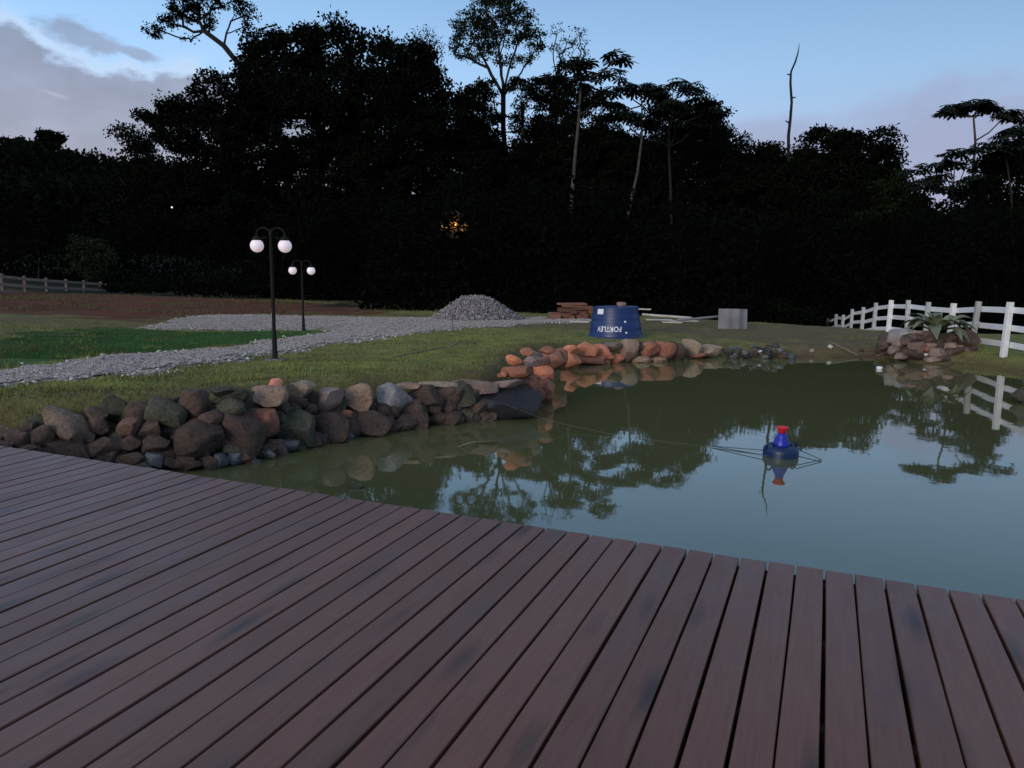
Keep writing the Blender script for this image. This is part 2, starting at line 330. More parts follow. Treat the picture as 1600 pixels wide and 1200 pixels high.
for x, y, z in [(-24, 36, .48), (-19, 36.5, .42), (-30, 40, .7), (-18, 44, .15), (-26, 50, .1), (-5, 40, 0), (5, 40, -.1), (0, 50, -.1), (15, 36, -.9), (19, 40, -1.1), (13.5, 30, -.35), (22, 30, -.6), (25, 20, 0.1), (20, 12, .3), (12, 10, .4), (13, 4, .3),
                (-12, 8, .75), (-14, 14, .8), (-10, 3, .5), (-20, 20, .8), (-22, 28, .6), (-40, 40, 1.6), (-50, 20, 1.5), (40, 40, -1), (45, 15, 0), (0, -12, .3), (-20, -12, .5), (20, -12, .3), (-40, 70, 1), (0, 70, 0), (40, 70, -1), (-60, 0, 1.5), (60, 0, 0), (9, 26, .25), (4, 29, .2)]:
    ctl.append((x, y, z))
ctl = np.array(ctl)
_n = len(ctl)
def _phi(r): return np.where(r > 0, r * r * np.log(np.maximum(r, 1e-9)), 0)
_D = np.hypot(ctl[:, None, 0] - ctl[None, :, 0], ctl[:, None, 1] - ctl[None, :, 1])
_A = np.zeros((_n + 3, _n + 3)); _A[:_n, :_n] = _phi(_D) + np.eye(_n) * 3.0; _A[:_n, _n] = 1; _A[:_n, _n + 1:] = ctl[:, :2]; _A[_n, :_n] = 1; _A[_n + 1:, :_n] = ctl[:, :2].T
_W = np.linalg.solve(_A, np.concatenate([ctl[:, 2], [0, 0, 0]]))
def _vn(x, y, s, seed=0):                # cheap smooth value noise
    x = np.asarray(x) * s + seed * 17.3; y = np.asarray(y) * s + seed * 9.1
    xi = np.floor(x).astype(np.int64); yi = np.floor(y).astype(np.int64); fx = x - xi; fy = y - yi; fx = fx * fx * (3 - 2 * fx); fy = fy * fy * (3 - 2 * fy)
    def h(a, b): v = (a * 374761393 + b * 668265263) & 0xffffffff; v = ((v ^ (v >> 13)) * 1274126177) & 0xffffffff; return (v & 0xffff) / 65535.0
    return (h(xi, yi) * (1 - fx) + h(xi + 1, yi) * fx) * (1 - fy) + (h(xi, yi + 1) * (1 - fx) + h(xi + 1, yi + 1) * fx) * fy
def H(x, y):
    x = np.asarray(x, float); y = np.asarray(y, float); xs = np.clip(x, -50, 50); ys = np.clip(y, -12, 70)
    r = np.hypot(xs[..., None] - ctl[:, 0], ys[..., None] - ctl[:, 1])
    z = _phi(r) @ _W[:_n] + _W[_n] + _W[_n + 1] * xs + _W[_n + 2] * ys
    z = np.clip(z, -2, 3)
    z = z + 0.05 * (_vn(x, y, .7, 1) - .5) + 0.035 * (_vn(x, y, 2.1, 2) - .5) + 0.015 * (_vn(x, y, 6, 3) - .5)
    d = pond_sd(x, y)
    gentle = np.clip((x - 6.0) / 2.0, 0, 1) * 1.0
    a_ = 0.0 - 0.45 * gentle; b_ = 0.85 + 0.5 * gentle
    t = np.clip((d - a_) / (b_ - a_), 0, 1); s = t * t * (3 - 2 * t)
    zb = -0.5
    z = np.where(d < 4, zb + (z - zb) * s, z)
    z = np.where((d >= 0.40) & (z < 0.03) & (y < 26), 0.03, z)
    # wooded slope rising behind the clearing
    back = np.clip((y - 66) / 90, 0, 1); z = z + 8.0 * back ** 1.2
    hx = np.clip((-x - 30) / 110, 0, 1); hx = hx * hx * (3 - 2 * hx); hy = np.clip((y - 85) / 85, 0, 1)
    z = z + 15 * hy * hx + 3.0 * (_vn(x, y, .04, 4) - .5) * np.clip((y - 80) / 60, 0, 1)
    return z
def Hs(x, y): return float(H(np.array([x]), np.array([y]))[0])
def gnd(px, py, dz=0.0):                 # pixel ray onto the terrain
    v = ray(px, py); v = v / v.y
    Ds = np.concatenate([np.arange(4, 40, 0.05), np.arange(40, 140, 0.5)])
    xs = v.x * Ds; zs = ZC + v.z * Ds; hh = H(xs, Ds) + dz
    i = np.argmax(zs <= hh)
    if zs[i] > hh[i]: i = 700
    return Vector((xs[i], Ds[i], zs[i]))

def axis(parts):
    o_ = []
    for a_, b_, s_ in parts: o_ += list(np.arange(a_, b_ - 1e-6, s_))
    return np.array(o_ + [parts[-1][1]])
gx = axis([(-400, -100, 25), (-100, -30, 4), (-30, -9, .6), (-9, 13, .13), (13, 30, .6), (30, 100, 4), (100, 400, 25)])
gy = axis([(-60, -12, 6), (-12, 3, 1.2), (3, 24, .13), (24, 45, .5), (45, 100, 2.5), (100, 400, 20)])
GX, GY = np.meshgrid(gx, gy); GZ = H(GX.ravel(), GY.ravel())
V = np.stack([GX.ravel(), GY.ravel(), GZ], 1); nx, ny = len(gx), len(gy)
I = (np.arange(ny - 1)[:, None] * nx + np.arange(nx - 1)[None, :]).ravel()
me = mesh_np('ground', V, np.stack([I, I + 1, I + nx + 1, I + nx], 1), True)
def inpoly(x, y, poly):
    ins = np.zeros(x.shape, bool); n = len(poly)
    for i in range(n):
        ax, ay = poly[i]; bx, by = poly[(i + 1) % n]; c = ((ay > y) != (by > y)); xi = (bx - ax) * (y - ay) / ((by - ay) + 1e-12) + ax; ins ^= c & (x < xi)
    return ins
def softpoly(x, y, poly, w):             # 1 inside .. 0 outside with a soft border
    P = np.array(poly); d = np.full(x.shape, 1e9)
    for i in range(len(P)):
        ax, ay = P[i]; bx, by = P[(i + 1) % len(P)]; ex, ey = bx - ax, by - ay; t = np.clip(((x - ax) * ex + (y - ay) * ey) / (ex * ex + ey * ey), 0, 1)
        d = np.minimum(d, np.hypot(x - ax - t * ex, y - ay - t * ey))
    d = np.where(inpoly(x, y, poly), -d, d)
    d = d + w * 1.2 * (_vn(x, y, 1.3, 5) - .5) + w * .8 * (_vn(x, y, 4, 6) - .5)
    return np.clip(.5 - d / w, 0, 1)
def gp(px, py): p = gnd(px, py); return (p.x, p.y)
SOIL = [(-60, 17), gp(0, 490), gp(60, 492), gp(150, 500), gp(240, 506), gp(300, 496), gp(420, 491), gp(560, 494), gp(600, 490), (-8, 38), (-30, 42), (-80, 50)]
LAWN = [gp(-60, 585), gp(0, 577), gp(97, 564), gp(195, 553), gp(276, 549), gp(406, 534), gp(487, 523), gp(520, 516), gp(487, 516), gp(325, 519), gp(221, 515), gp(150, 510), gp(60, 522), gp(-60, 540)]
BARE = [gp(780, 512), gp(740, 507), gp(860, 503), gp(1000, 500), gp(1300, 505), (9, 29), (14, 25), gp(1420, 545), gp(1370, 556), gp(1240, 548), gp(1100, 530), gp(1020, 520), gp(880, 516)]
PATCH = [gp(-80, 545), gp(-80, 492), gp(60, 493), gp(200, 502), gp(330, 499), gp(290, 508), gp(228, 512), gp(140, 520), gp(60, 532)]
x_, y_ = GX.ravel(), GY.ravel()
soil = softpoly(x_, y_, SOIL, 1.6); lawn = softpoly(x_, y_, LAWN, .8); bare = np.maximum(softpoly(x_, y_, BARE, 1.5), .85 * softpoly(x_, y_, PATCH, 2.0))
dp = pond_sd(x_, y_); rim_ = np.clip(1.2 - (dp + .6 * (_vn(x_, y_, 3, 7) - .5)) / 1.0, 0, 1)
attr = me.color_attributes.new('zones', 'FLOAT_COLOR', 'POINT')
attr.data.foreach_set('color', np.stack([soil, lawn, bare, rim_], 1).astype(np.float32).ravel())
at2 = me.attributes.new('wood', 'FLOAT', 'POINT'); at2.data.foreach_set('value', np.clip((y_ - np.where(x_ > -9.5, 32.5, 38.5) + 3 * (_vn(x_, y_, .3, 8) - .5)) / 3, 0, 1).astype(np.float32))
def ground_mat():
    mt = bpy.data.materials.new('ground_cover'); mt.use_nodes = True; t = mt.node_tree; b = t.nodes['Principled BSDF']; b.inputs['Roughness'].default_value = 0.95; b.inputs['Specular IOR Level'].default_value = 0.15
    co = t.nodes.new('ShaderNodeTexCoord').outputs['Object']
    def nz(s, d=6):
        n = t.nodes.new('ShaderNodeTexNoise'); n.inputs['Scale'].default_value = s; n.inputs['Detail'].default_value = d; n.inputs['Roughness'].default_value = .65; t.links.new(co, n.inputs[0]); return n.outputs[0]
    at_ = t.nodes.new('ShaderNodeVertexColor'); at_.layer_name = 'zones'; sp = t.nodes.new('ShaderNodeSeparateColor'); t.links.new(at_.outputs[0], sp.inputs[0])
    aw = t.nodes.new('ShaderNodeAttribute'); aw.attribute_name = 'wood'
    big = nz(.45, 4); mid = nz(2.2); fin = nz(22, 4)
    g = mixc(t, ramp(t, mid, [(.35, 0), (.65, 1)]), (0.110, 0.118, 0.036), (0.290, 0.300, 0.080))
    g = mixc(t, ramp(t, big, [(.42, .0), (.62, .55)]), g, (0.160, 0.130, 0.066))
    g = mixc(t, sp.outputs[1], g, mixc(t, mid, (0.040, 0.095, 0.026), (0.070, 0.135, 0.040)))
    br = mixc(t, ramp(t, mid, [(.3, 0), (.7, 1)]), (0.10, 0.070, 0.045), (0.175, 0.125, 0.08))
    f = mth(t, 'MULTIPLY', sp.outputs[2], ramp(t, mid, [(.3, .35), (.6, 1)])); g = mixc(t, f, g, br)
    sr = mixc(t, ramp(t, mid, [(.3, 0), (.7, 1)]), (0.085, 0.026, 0.014), (0.165, 0.058, 0.030)); sr = mixc(t, ramp(t, big, [(.45, 0), (.6, .35)]), sr, (0.12, 0.085, 0.045))
    g = mixc(t, sp.outputs[0], g, sr)
    g = mixc(t, mth(t, 'MULTIPLY', at_.outputs['Alpha'], ramp(t, mid, [(.25, .5), (.55, 1)])), g, mixc(t, mid, (0.07, 0.043, 0.03), (0.13, 0.08, 0.05)))
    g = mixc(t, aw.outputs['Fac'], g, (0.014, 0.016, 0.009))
    g = mixc(t, 1.0, g, mth(t, 'MULTIPLY_ADD', fin, 0.9, 0.55), 'MULTIPLY')
    t.links.new(g, b.inputs['Base Color'])
    bp = t.nodes.new('ShaderNodeBump'); bp.inputs['Strength'].default_value = .7; bp.inputs['Distance'].default_value = .05
    t.links.new(mth(t, 'ADD', fin, mid), bp.inputs['Height']); t.links.new(bp.outputs[0], b.inputs['Normal'])
    return mt
tag(link('ground', me, ground_mat()), kind='structure')

# ------------------------------------------------------------------ pond water
def expand(P, d):
    P = np.array(P); n = len(P); area = 0.5 * sum(P[i][0] * P[(i + 1) % n][1] - P[(i + 1) % n][0] * P[i][1] for i in range(n)); s = 1 if area > 0 else -1
    o_ = []
    for i in range(n):
        e1 = P[i] - P[i - 1]; e2 = P[(i + 1) % n] - P[i]; n1 = np.array([e1[1], -e1[0]]) / np.hypot(*e1) * s; n2 = np.array([e2[1], -e2[0]]) / np.hypot(*e2) * s
        v = n1 + n2; v = v / max(np.hypot(*v), .5); o_.append(P[i] + v * d)
    return o_
bm = bmesh.new(); bm.faces.new([bm.verts.new((x, y, 0)) for x, y in expand(POND, .22)]); bmesh.ops.triangulate(bm, faces=bm.faces[:])
me = bm_mesh('pond_water', bm)
mt = bpy.data.materials.new('murky_green_water'); mt.use_nodes = True; t = mt.node_tree; b = t.nodes['Principled BSDF']
co = t.nodes.new('ShaderNodeTexCoord').outputs['Object']
def _nz(s, st, d=3):
    mp_ = t.nodes.new('ShaderNodeMapping'); mp_.inputs['Scale'].default_value = st; t.links.new(co, mp_.inputs[0]); n = t.nodes.new('ShaderNodeTexNoise'); n.inputs['Scale'].default_value = s; n.inputs['Detail'].default_value = d; t.links.new(mp_.outputs[0], n.inputs[0]); return n.outputs[0]
t.links.new(mixc(t, _nz(.5, (1, 1, 1)), (0.098, 0.104, 0.042), (0.124, 0.126, 0.056)), b.inputs['Base Color'])
b.inputs['Roughness'].default_value = 0.025; b.inputs['IOR'].default_value = 2.05
bp = t.nodes.new('ShaderNodeBump'); bp.inputs['Strength'].default_value = .10; bp.inputs['Distance'].default_value = .012
t.links.new(mth(t, 'ADD', _nz(1.6, (1, 1, 1), 2), mth(t, 'MULTIPLY', _nz(9, (1, 1, 1), 2), .12)), bp.inputs['Height']); t.links.new(bp.outputs[0], b.inputs['Normal'])
tag(link('pond_water', me, mt), kind='structure')

# ------------------------------------------------------------------ gravel road (draped sheet with ragged edge) and its stones
ROAD = [gp(-80, 592), gp(0, 580), gp(97, 567), gp(195, 556), gp(276, 552), gp(406, 537), gp(470, 527), gp(520, 517), gp(500, 515), gp(422, 517), gp(325, 517), gp(228, 513), gp(292, 495), gp(341, 493), gp(520, 495), gp(640, 497), gp(700, 497), gp(920, 497),
        gp(925, 504), gp(870, 505), gp(800, 509), gp(730, 513), gp(640, 522), gp(560, 536), gp(487, 548), gp(390, 561), gp(260, 578), gp(140, 596), gp(0, 604), gp(-80, 612)]
R = np.array(ROAD); gxx = np.arange(R[:, 0].min() - 1, R[:, 0].max() + 1, .13); gyy = np.arange(R[:, 1].min() - 1, R[:, 1].max() + 1, .13)
A_, B_ = np.meshgrid(gxx, gyy); rf = softpoly(A_.ravel(), B_.ravel(), ROAD, .5); keep = rf > .5
Zr = H(A_.ravel(), B_.ravel()) - 0.035 + 0.06 * np.clip(rf - .45, 0, .5) * 2 + .02 * (_vn(A_.ravel(), B_.ravel(), 5, 11) - .5)
VR = np.stack([A_.ravel(), B_.ravel(), Zr], 1); nx, ny = len(gxx), len(gyy)
I = (np.arange(ny - 1)[:, None] * nx + np.arange(nx - 1)[None, :]).ravel(); Fq = np.stack([I, I + 1, I + nx + 1, I + nx], 1); Fq = Fq[keep[Fq].sum(1) >= 3]
used, inv = np.unique(Fq.ravel(), return_inverse=True)
road = link('gravel_road', mesh_np('gravel_road', VR[used], inv.reshape(-1, 4), True), M_gravel); tag(road, kind='structure')
OCT = np.array([(1, 0, 0), (0, 1, 0), (-1, 0, 0), (0, -1, 0), (0, 0, 1), (0, 0, -1)], float)
OF = np.array([(0, 1, 4), (1, 2, 4), (2, 3, 4), (3, 0, 4), (1, 0, 5), (2, 1, 5), (3, 2, 5), (0, 3, 5)])
def pebbles(name, P, size, smin=.6, smax=1.5):
    n = len(P); s = size * rng.uniform(smin, smax, (n, 1, 3)) * rng.uniform(.7, 1.3, (n, 1, 1)); s[..., 2] *= .75
    a_ = rng.uniform(0, 6.28, n); c, s_ = np.cos(a_), np.sin(a_)
    V_ = OCT[None] * s * rng.uniform(.75, 1.2, (n, 6, 1)); Vx = V_[..., 0] * c[:, None] - V_[..., 1] * s_[:, None]; Vy = V_[..., 0] * s_[:, None] + V_[..., 1] * c[:, None]
    tl = rng.uniform(-.5, .5, (n, 1)); Vz = V_[..., 2] + Vx * tl
    V_ = np.stack([Vx, Vy, Vz], 2) + P[:, None]
    return mesh_np(name, V_.reshape(-1, 3), (OF[None] + 6 * np.arange(n)[:, None, None]).reshape(-1, 3))
idx = np.where(rf > .35)[0]; wgt = 1 / np.maximum(B_.ravel()[idx], 6) ** 1.5; pick = rng.choice(idx, 60000, p=wgt / wgt.sum())
px_ = A_.ravel()[pick] + rng.uniform(-.07, .07, len(pick)); py_ = B_.ravel()[pick] + rng.uniform(-.07, .07, len(pick))
pz_ = H(px_, py_) - .005 + .045 * np.clip(rf[pick] - .45, 0, .5) * 2
tag(link('gravel', pebbles('gravel', np.stack([px_, py_, pz_], 1), .017), M_peb), kind='stuff')
idx = np.where((rf > .15) & (rf < .95))[0]; pick = rng.choice(idx, 420); px_ = A_.ravel()[pick]; py_ = B_.ravel()[pick]
tag(link('edge_gravel', pebbles('edge_gravel', np.stack([px_, py_, H(px_, py_) + .02], 1), .032), M_pebw), kind='stuff')

# ------------------------------------------------------------------ gravel heap
hc = gnd(745, 500); hD = hc.y; hw = 70 / FPX * hD * 1.12; hh_ = 37 / FPX * hD
heap = empty('gravel_pile', (hc.x, hD, hc.z - .03), 'big grey cone of crushed stone dumped at the far edge of the gravel road', 'gravel pile')
n = 44; gxv = np.linspace(-1, 1, n); A2, B2 = np.meshgrid(gxv, gxv); rr = np.hypot(A2 * (1 + .10 * (B2 > 0)), B2)
prof = np.clip(1.16 - rr * 1.16, 0, 1); prof = np.minimum(prof, .80 + .22 * (prof - .80)) / .84
prof = prof * (1 + .12 * A2 * -1 * (rr < .5)) + .05 * (_vn(A2, B2, 4, 3) - .5) + .05 * (_vn(A2, B2, 11, 5) - .5) * (prof > .02)
Vh = np.stack([A2.ravel() * hw, B2.ravel() * hw * .9, prof.ravel() * hh_ - .02], 1); I = (np.arange(n - 1)[:, None] * n + np.arange(n - 1)[None, :]).ravel()
link('heap_mound', mesh_np('heap_mound', Vh, np.stack([I, I + 1, I + n + 1, I + n], 1), True), M_gpile, heap)
q = rng.choice(np.where(prof.ravel() > .015)[0], 11000); Pq = Vh[q] + rng.normal(0, .025, (11000, 3))
o = link('heap_stones', pebbles('heap_stones', Pq, .033), M_pebp, heap); o['kind'] = 'stuff'

# ------------------------------------------------------------------ grass
def blades(name, P, h, w, m_):
    n = len(P); a_ = rng.uniform(0, 6.28, n); hv = h * rng.uniform(.5, 1.5, n); lean = rng.normal(0, .45, (n, 2)) * hv[:, None]
    dx, dy = np.cos(a_) * w, np.sin(a_) * w
    V_ = np.stack([P + np.stack([dx, dy, 0 * dx], 1), P - np.stack([dx, dy, 0 * dx], 1), P + np.stack([lean[:, 0], lean[:, 1], hv], 1)], 1)
    o = link(name, mesh_np(name, V_.reshape(-1, 3), np.arange(3 * n).reshape(-1, 3)), m_); return tag(o, kind='stuff')
def scatter(n, x0, x1, y0, y1, ok):
    x = rng.uniform(x0, x1, n); u = rng.uniform(0, 1, n); y = 1 / (1 / y0 + u * (1 / y1 - 1 / y0)); k = ok(x, y); x, y = x[k], y[k]
    return np.stack([x, y, H(x, y) - .004], 1)
def onroad(x, y): return softpoly(x, y, ROAD, .3) > .5
def okg(x, y): return (np.abs(x) < y * .75 + 1) & (pond_sd(x, y) > .75 + .5 * _vn(x, y, 2.5, 31)) & ~onroad(x, y) & (softpoly(x, y, SOIL, 1.0) < .4) & ((softpoly(x, y, BARE, 1.5) < .5) | (_vn(x, y, 1.1, 9) > .6))
def onlawn(x, y): return softpoly(x, y, LAWN, .6) > .5
blades('grass', scatter(210000, -14, 14, 7.5, 30, lambda x, y: okg(x, y) & ~onlawn(x, y)), .030, .006, M_grass)
blades('grass', scatter(170000, -15, -3, 11, 24, lambda x, y: okg(x, y) & onlawn(x, y)), .026, .006, M_grassl)
blades('grass', scatter(60000, -13, 12, 7.5, 22, lambda x, y: okg(x, y) & (_vn(x, y, 2.6, 41) > .78)), .065, .007, M_grass)
blades('dry_grass', scatter(45000, -32, -3, 24, 42, lambda x, y: ~onroad(x, y) & (np.abs(x) < y * .75 + 1) & (_vn(x, y, .55, 51) + .4 * _vn(x, y, 1.9, 52) > .72)), .085, .012, M_dry)
def okd(x, y): d = pond_sd(x, y); return (d > .25) & ~onroad(x, y) & ((d < 1.2) | (_vn(x, y, 1.7, 12) > .70)) & (np.abs(x) < y * .75 + 1)
blades('dry_grass', scatter(70000, -12, 14, 7, 30, okd), .060, .006, M_dry)

# ------------------------------------------------------------------ stones
def stone_mesh(w, d, h, seed, sub=3, cuts=13):
    r_ = random.Random(seed); bm = bmesh.new(); bmesh.ops.create_icosphere(bm, subdivisions=sub, radius=1.0)
    for v in bm.verts:                   # squarish start
        p = v.co; k = (abs(p.x) ** 4 + abs(p.y) ** 4 + abs(p.z) ** 4) ** (-1 / 4); v.co = p * k
    for _ in range(cuts + 5):
        nv = Vector((r_.gauss(0, 1), r_.gauss(0, 1), r_.gauss(0, .8))).normalized(); dd = r_.uniform(.58, .95)
        for v in bm.verts:
            s_ = v.co.dot(nv) - dd
            if s_ > 0: v.co -= nv * s_ * .985
    off = Vector((seed * 3.7 % 91, seed * 1.3 % 57, 0))
    for v in bm.verts:
        v.co += v.co.normalized() * (noise.noise(v.co * 1.1 + off) * .07 + noise.noise(v.co * 4.5 + off) * .022)
    mx = [max(abs(v.co[i]) for v in bm.verts) for i in range(3)]
    for v in bm.verts: v.co = Vector((v.co.x / mx[0] * w / 2, v.co.y / mx[1] * d / 2, v.co.z / mx[2] * h / 2))
    me = bm_mesh('stone', bm, True); me.set_sharp_from_angle(angle=math.radians(38)); return me
_sid = [100]
wlx = [(0, 772), (120, 752), (240, 742), (340, 736), (400, 724), (450, 707), (505, 694), (560, 684), (620, 674), (690, 664), (760, 658), (815, 652), (856, 622), (860, 600), (892, 576), (925, 570), (965, 567), (1010, 566), (1060, 563), (1115, 558), (1140, 560), (1330, 562), (1385, 561), (1410, 567), (1450, 573), (1490, 573), (1560, 580)]
def add_stone(parent, cx, cy, w, h, kind, tilt=0, batter=.55, grow=1.22, D=None, label=None):
    if D is None:
        ywl = float(np.interp(cx, [a[0] for a in wlx], [a[1] for a in wlx])); D0 = onz(cx, ywl).y
        z = at(cx, cy, D0).z; D = D0 + max(z, 0) * batter + .05
    p = at(cx, cy, D); W = w / FPX * D * grow; Hh = h / FPX * D * grow; dep = max(.75 * W, .9 * Hh) * random.uniform(.85, 1.15) if W < 3 * Hh else W * .5
    _sid[0] += 1
    me = stone_mesh(W, dep, Hh, _sid[0]); o = link('stone', me, M_stone[kind], parent)
    o.location = p - parent.location; o.rotation_euler = (random.uniform(-.15, .15), math.radians(tilt) + random.uniform(-.06, .06), random.uniform(-.35, .35))
    if label: o['label'] = label
    return o
W1 = empty('stone_wall', tuple(gnd(300, 640)), 'rough wall of piled brown boulders along the near left pond bank beside the deck', 'stone wall')
near = [(103, 659, 82, 38, 'earth', 25, 'long pale tan stone lying at a slant'), (6, 674, 30, 22, 'earth'), (22, 682, 40, 38, 'brown'), (62, 682, 46, 40, 'brown'), (110, 702, 64, 40, 'brown', 20), (150, 645, 36, 22, 'brown'), (174, 630, 42, 34, 'olive'), (152, 664, 42, 30, 'brown'),
        (198, 666, 40, 31, 'rust2'), (160, 693, 58, 32, 'brown'), (211, 643, 42, 36, 'brown'), (203, 690, 34, 26, 'brown'), (243, 692, 46, 27, 'brown'), (262, 644, 60, 56, 'olive', 25), (303, 630, 54, 46, 'brown'), (240, 714, 30, 24, 'blue'), (212, 714, 42, 24, 'brown'), (264, 720, 22, 20, 'brown'),
        (298, 722, 50, 16, 'brown'), (306, 686, 76, 66, 'brown'), (356, 641, 52, 36, 'olive', 20), (368, 620, 40, 22, 'olive'), (345, 612, 36, 14, 'olive'), (382, 676, 58, 62, 'brown'), (414, 660, 38, 42, 'rust'), (416, 622, 56, 34, 'tan'), (431, 604, 26, 21, 'salmon', 0, 'small bright salmon orange stone on top of the wall'),
        (468, 609, 46, 27, 'cream'), (466, 628, 38, 20, 'brown'), (462, 639, 20, 15, 'brown'), (512, 623, 43, 39, 'pink'), (458, 670, 74, 54, 'olive'), (516, 664, 62, 46, 'brown'), (560, 621, 45, 39, 'tan'), (577, 661, 64, 36, 'brown'), (541, 648, 18, 13, 'rust'), (344, 722, 22, 24, 'blue'), (364, 717, 24, 18, 'blue'),
        (416, 708, 32, 17, 'blue', 15), (446, 698, 46, 19, 'blue'), (504, 686, 24, 20, 'blue'), (526, 687, 26, 16, 'blue'), (546, 681, 22, 14, 'blue'), (392, 721, 28, 8, 'blue'), (615, 622, 52, 47, 'grey', 15, 'largest pale grey boulder in the top row'), (664, 622, 48, 36, 'brown'), (718, 618, 48, 38, 'olive', 15),
        (700, 654, 38, 20, 'brown'), (648, 655, 48, 24, 'brown'), (735, 651, 28, 17, 'brown'), (766, 651, 32, 14, 'brown'), (618, 665, 34, 16, 'brown'), (690, 602, 62, 10, 'cream'), (640, 603, 42, 9, 'tan'), (485, 640, 24, 18, 'brown'), (780, 602, 76, 14, 'pink'), (728, 600, 50, 12, 'tan'), (812, 610, 40, 18, 'brown'), (815, 640, 50, 26, 'black'), (700, 616, 60, 30, 'brown'), (330, 655, 34, 30, 'brown'), (235, 668, 36, 28, 'brown'),
        (130, 680, 40, 30, 'brown'), (85, 706, 50, 30, 'brown'), (600, 640, 30, 20, 'brown'), (745, 606, 60, 20, 'pink'), (40, 705, 44, 26, 'brown'), (0, 694, 40, 24, 'brown')]
for r_ in near:
    add_stone(W1, r_[0], r_[1] + (3 if r_[0] < 330 else 0), r_[2], r_[3], r_[4], r_[5] if len(r_) > 5 else 0, grow=1.12 if r_[0] < 330 else 1.2, label=r_[6] if len(r_) > 6 else None)
for i in range(34):                      # smaller stones wedged behind and between
    x = 20 + i * 22; top_ = np.interp(x, [0, 100, 300, 560, 760], [665, 640, 618, 615, 612]); bot_ = np.interp(x, [a[0] for a in wlx], [a[1] for a in wlx])
    for k in range(3):
        cy_ = top_ + 6 + (bot_ - top_ - 10) * (k + random.uniform(.1, .9)) / 3; add_stone(W1, x + random.uniform(-10, 10), cy_, random.uniform(28, 42), random.uniform(20, 32), random.choice(['brown', 'brown', 'olive']), batter=.80)
W2 = empty('boulder_edging', tuple(gnd(900, 545)), 'line of orange and tan boulders on the far pond bank before the blue tank', 'rock edging')
mid_ = [(804, 564, 23, 17, 'orange', 0, 'leftmost rounded peach orange stone'), (824, 551, 20, 13, 'rust'), (835, 556, 22, 14, 'pink'), (833, 564, 27, 15, 'pink'), (849, 563, 21, 18, 'rust'), (825, 571, 12, 9, 'pink'), (866, 560, 32, 26, 'rust'), (850, 582, 31, 22, 'orange'), (813, 583, 48, 20, 'rust'), (842, 602, 34, 28, 'rust'),
        (786, 586, 15, 10, 'rust'), (805, 597, 12, 6, 'white'), (828, 590, 30, 14, 'rust'), (891, 563, 30, 25, 'orange'), (891, 545, 26, 13, 'orange'), (870, 558, 28, 26, 'rust'), (917, 544, 38, 22, 'orange', 10, 'large bright orange angular boulder'), (938, 551, 40, 22, 'orange', 20), (924, 563, 38, 16, 'rust'), (963, 561, 24, 18, 'orange'), (957, 542, 28, 13, 'pink'),
        (985, 549, 28, 32, 'tan'), (1012, 547, 30, 26, 'rust', 30), (1004, 563, 28, 11, 'tan'), (1038, 547, 32, 26, 'rust'), (1027, 563, 26, 10, 'tan'), (1059, 551, 26, 24, 'brown'), (1083, 545, 30, 25, 'cream'), (1110, 546, 34, 20, 'cream'), (855, 548, 24, 12, 'rust'), (1000, 541, 20, 14, 'brown'), (1050, 541, 22, 14, 'brown'),
        (875, 572, 20, 12, 'rust'), (945, 564, 20, 10, 'rust'), (1090, 556, 26, 9, 'rust'), (834, 618, 30, 24, 'rust'), (849, 616, 40, 44, 'rust'), (838, 640, 34, 26, 'brown'), (838, 596, 40, 20, 'orange'), (822, 600, 40, 20, 'rust')]
for r_ in mid_: add_stone(W2, r_[0], r_[1], r_[2], r_[3], r_[4], r_[5] if len(r_) > 5 else 0, batter=.4, label=r_[6] if len(r_) > 6 else None)
slab = tag(link('boulder', stone_mesh(1.3, .8, .56, 55, 4, 9), M_stone['black']), 'large blue-black wet slab rock at the corner of the bank', 'boulder'); slab.location = at(776, 629, onz(776, 655).y + .22)
slab.rotation_euler = (.15, .04, .12)
W3 = empty('rubble_bank', tuple(gnd(1190, 548)), 'low bank of small dark grey rubble at the far water edge', 'rubble')
for i in range(46):
    x = random.uniform(1132, 1242); y = random.uniform(540, 559) if x < 1215 else random.uniform(547, 559); s_ = random.uniform(7, 14)
    add_stone(W3, x, y, s_, s_ * random.uniform(.5, .8), random.choice(['blue', 'black', 'brown', 'blue', 'olive']), batter=.5)
for x, y in ((1189, 549), (1176, 554)): add_stone(W3, x, y, 6, 4, 'white', batter=.3)
for (x, y, w, h, c, l) in [(1268, 548, 9, 6, 'cream', 'small rust and cream stone on the dirt bank right of the dark rubble'), (1297, 541, 9, 5, 'white', 'small pale flat stone on the dirt bank nearest the white fence end'), (1345, 547, 8, 4, 'brown', 'small brown stone on dirt left of the planter mound')]:
    o = tag(link('stone', stone_mesh(w / FPX * 20.5, .12, h / FPX * 20.5 * 1.3, int(x)), M_stone[c]), l, 'stone', 'loose stones on the dirt bank'); o.location = gnd(x, y + 2) + Vector((0, 0, .02))
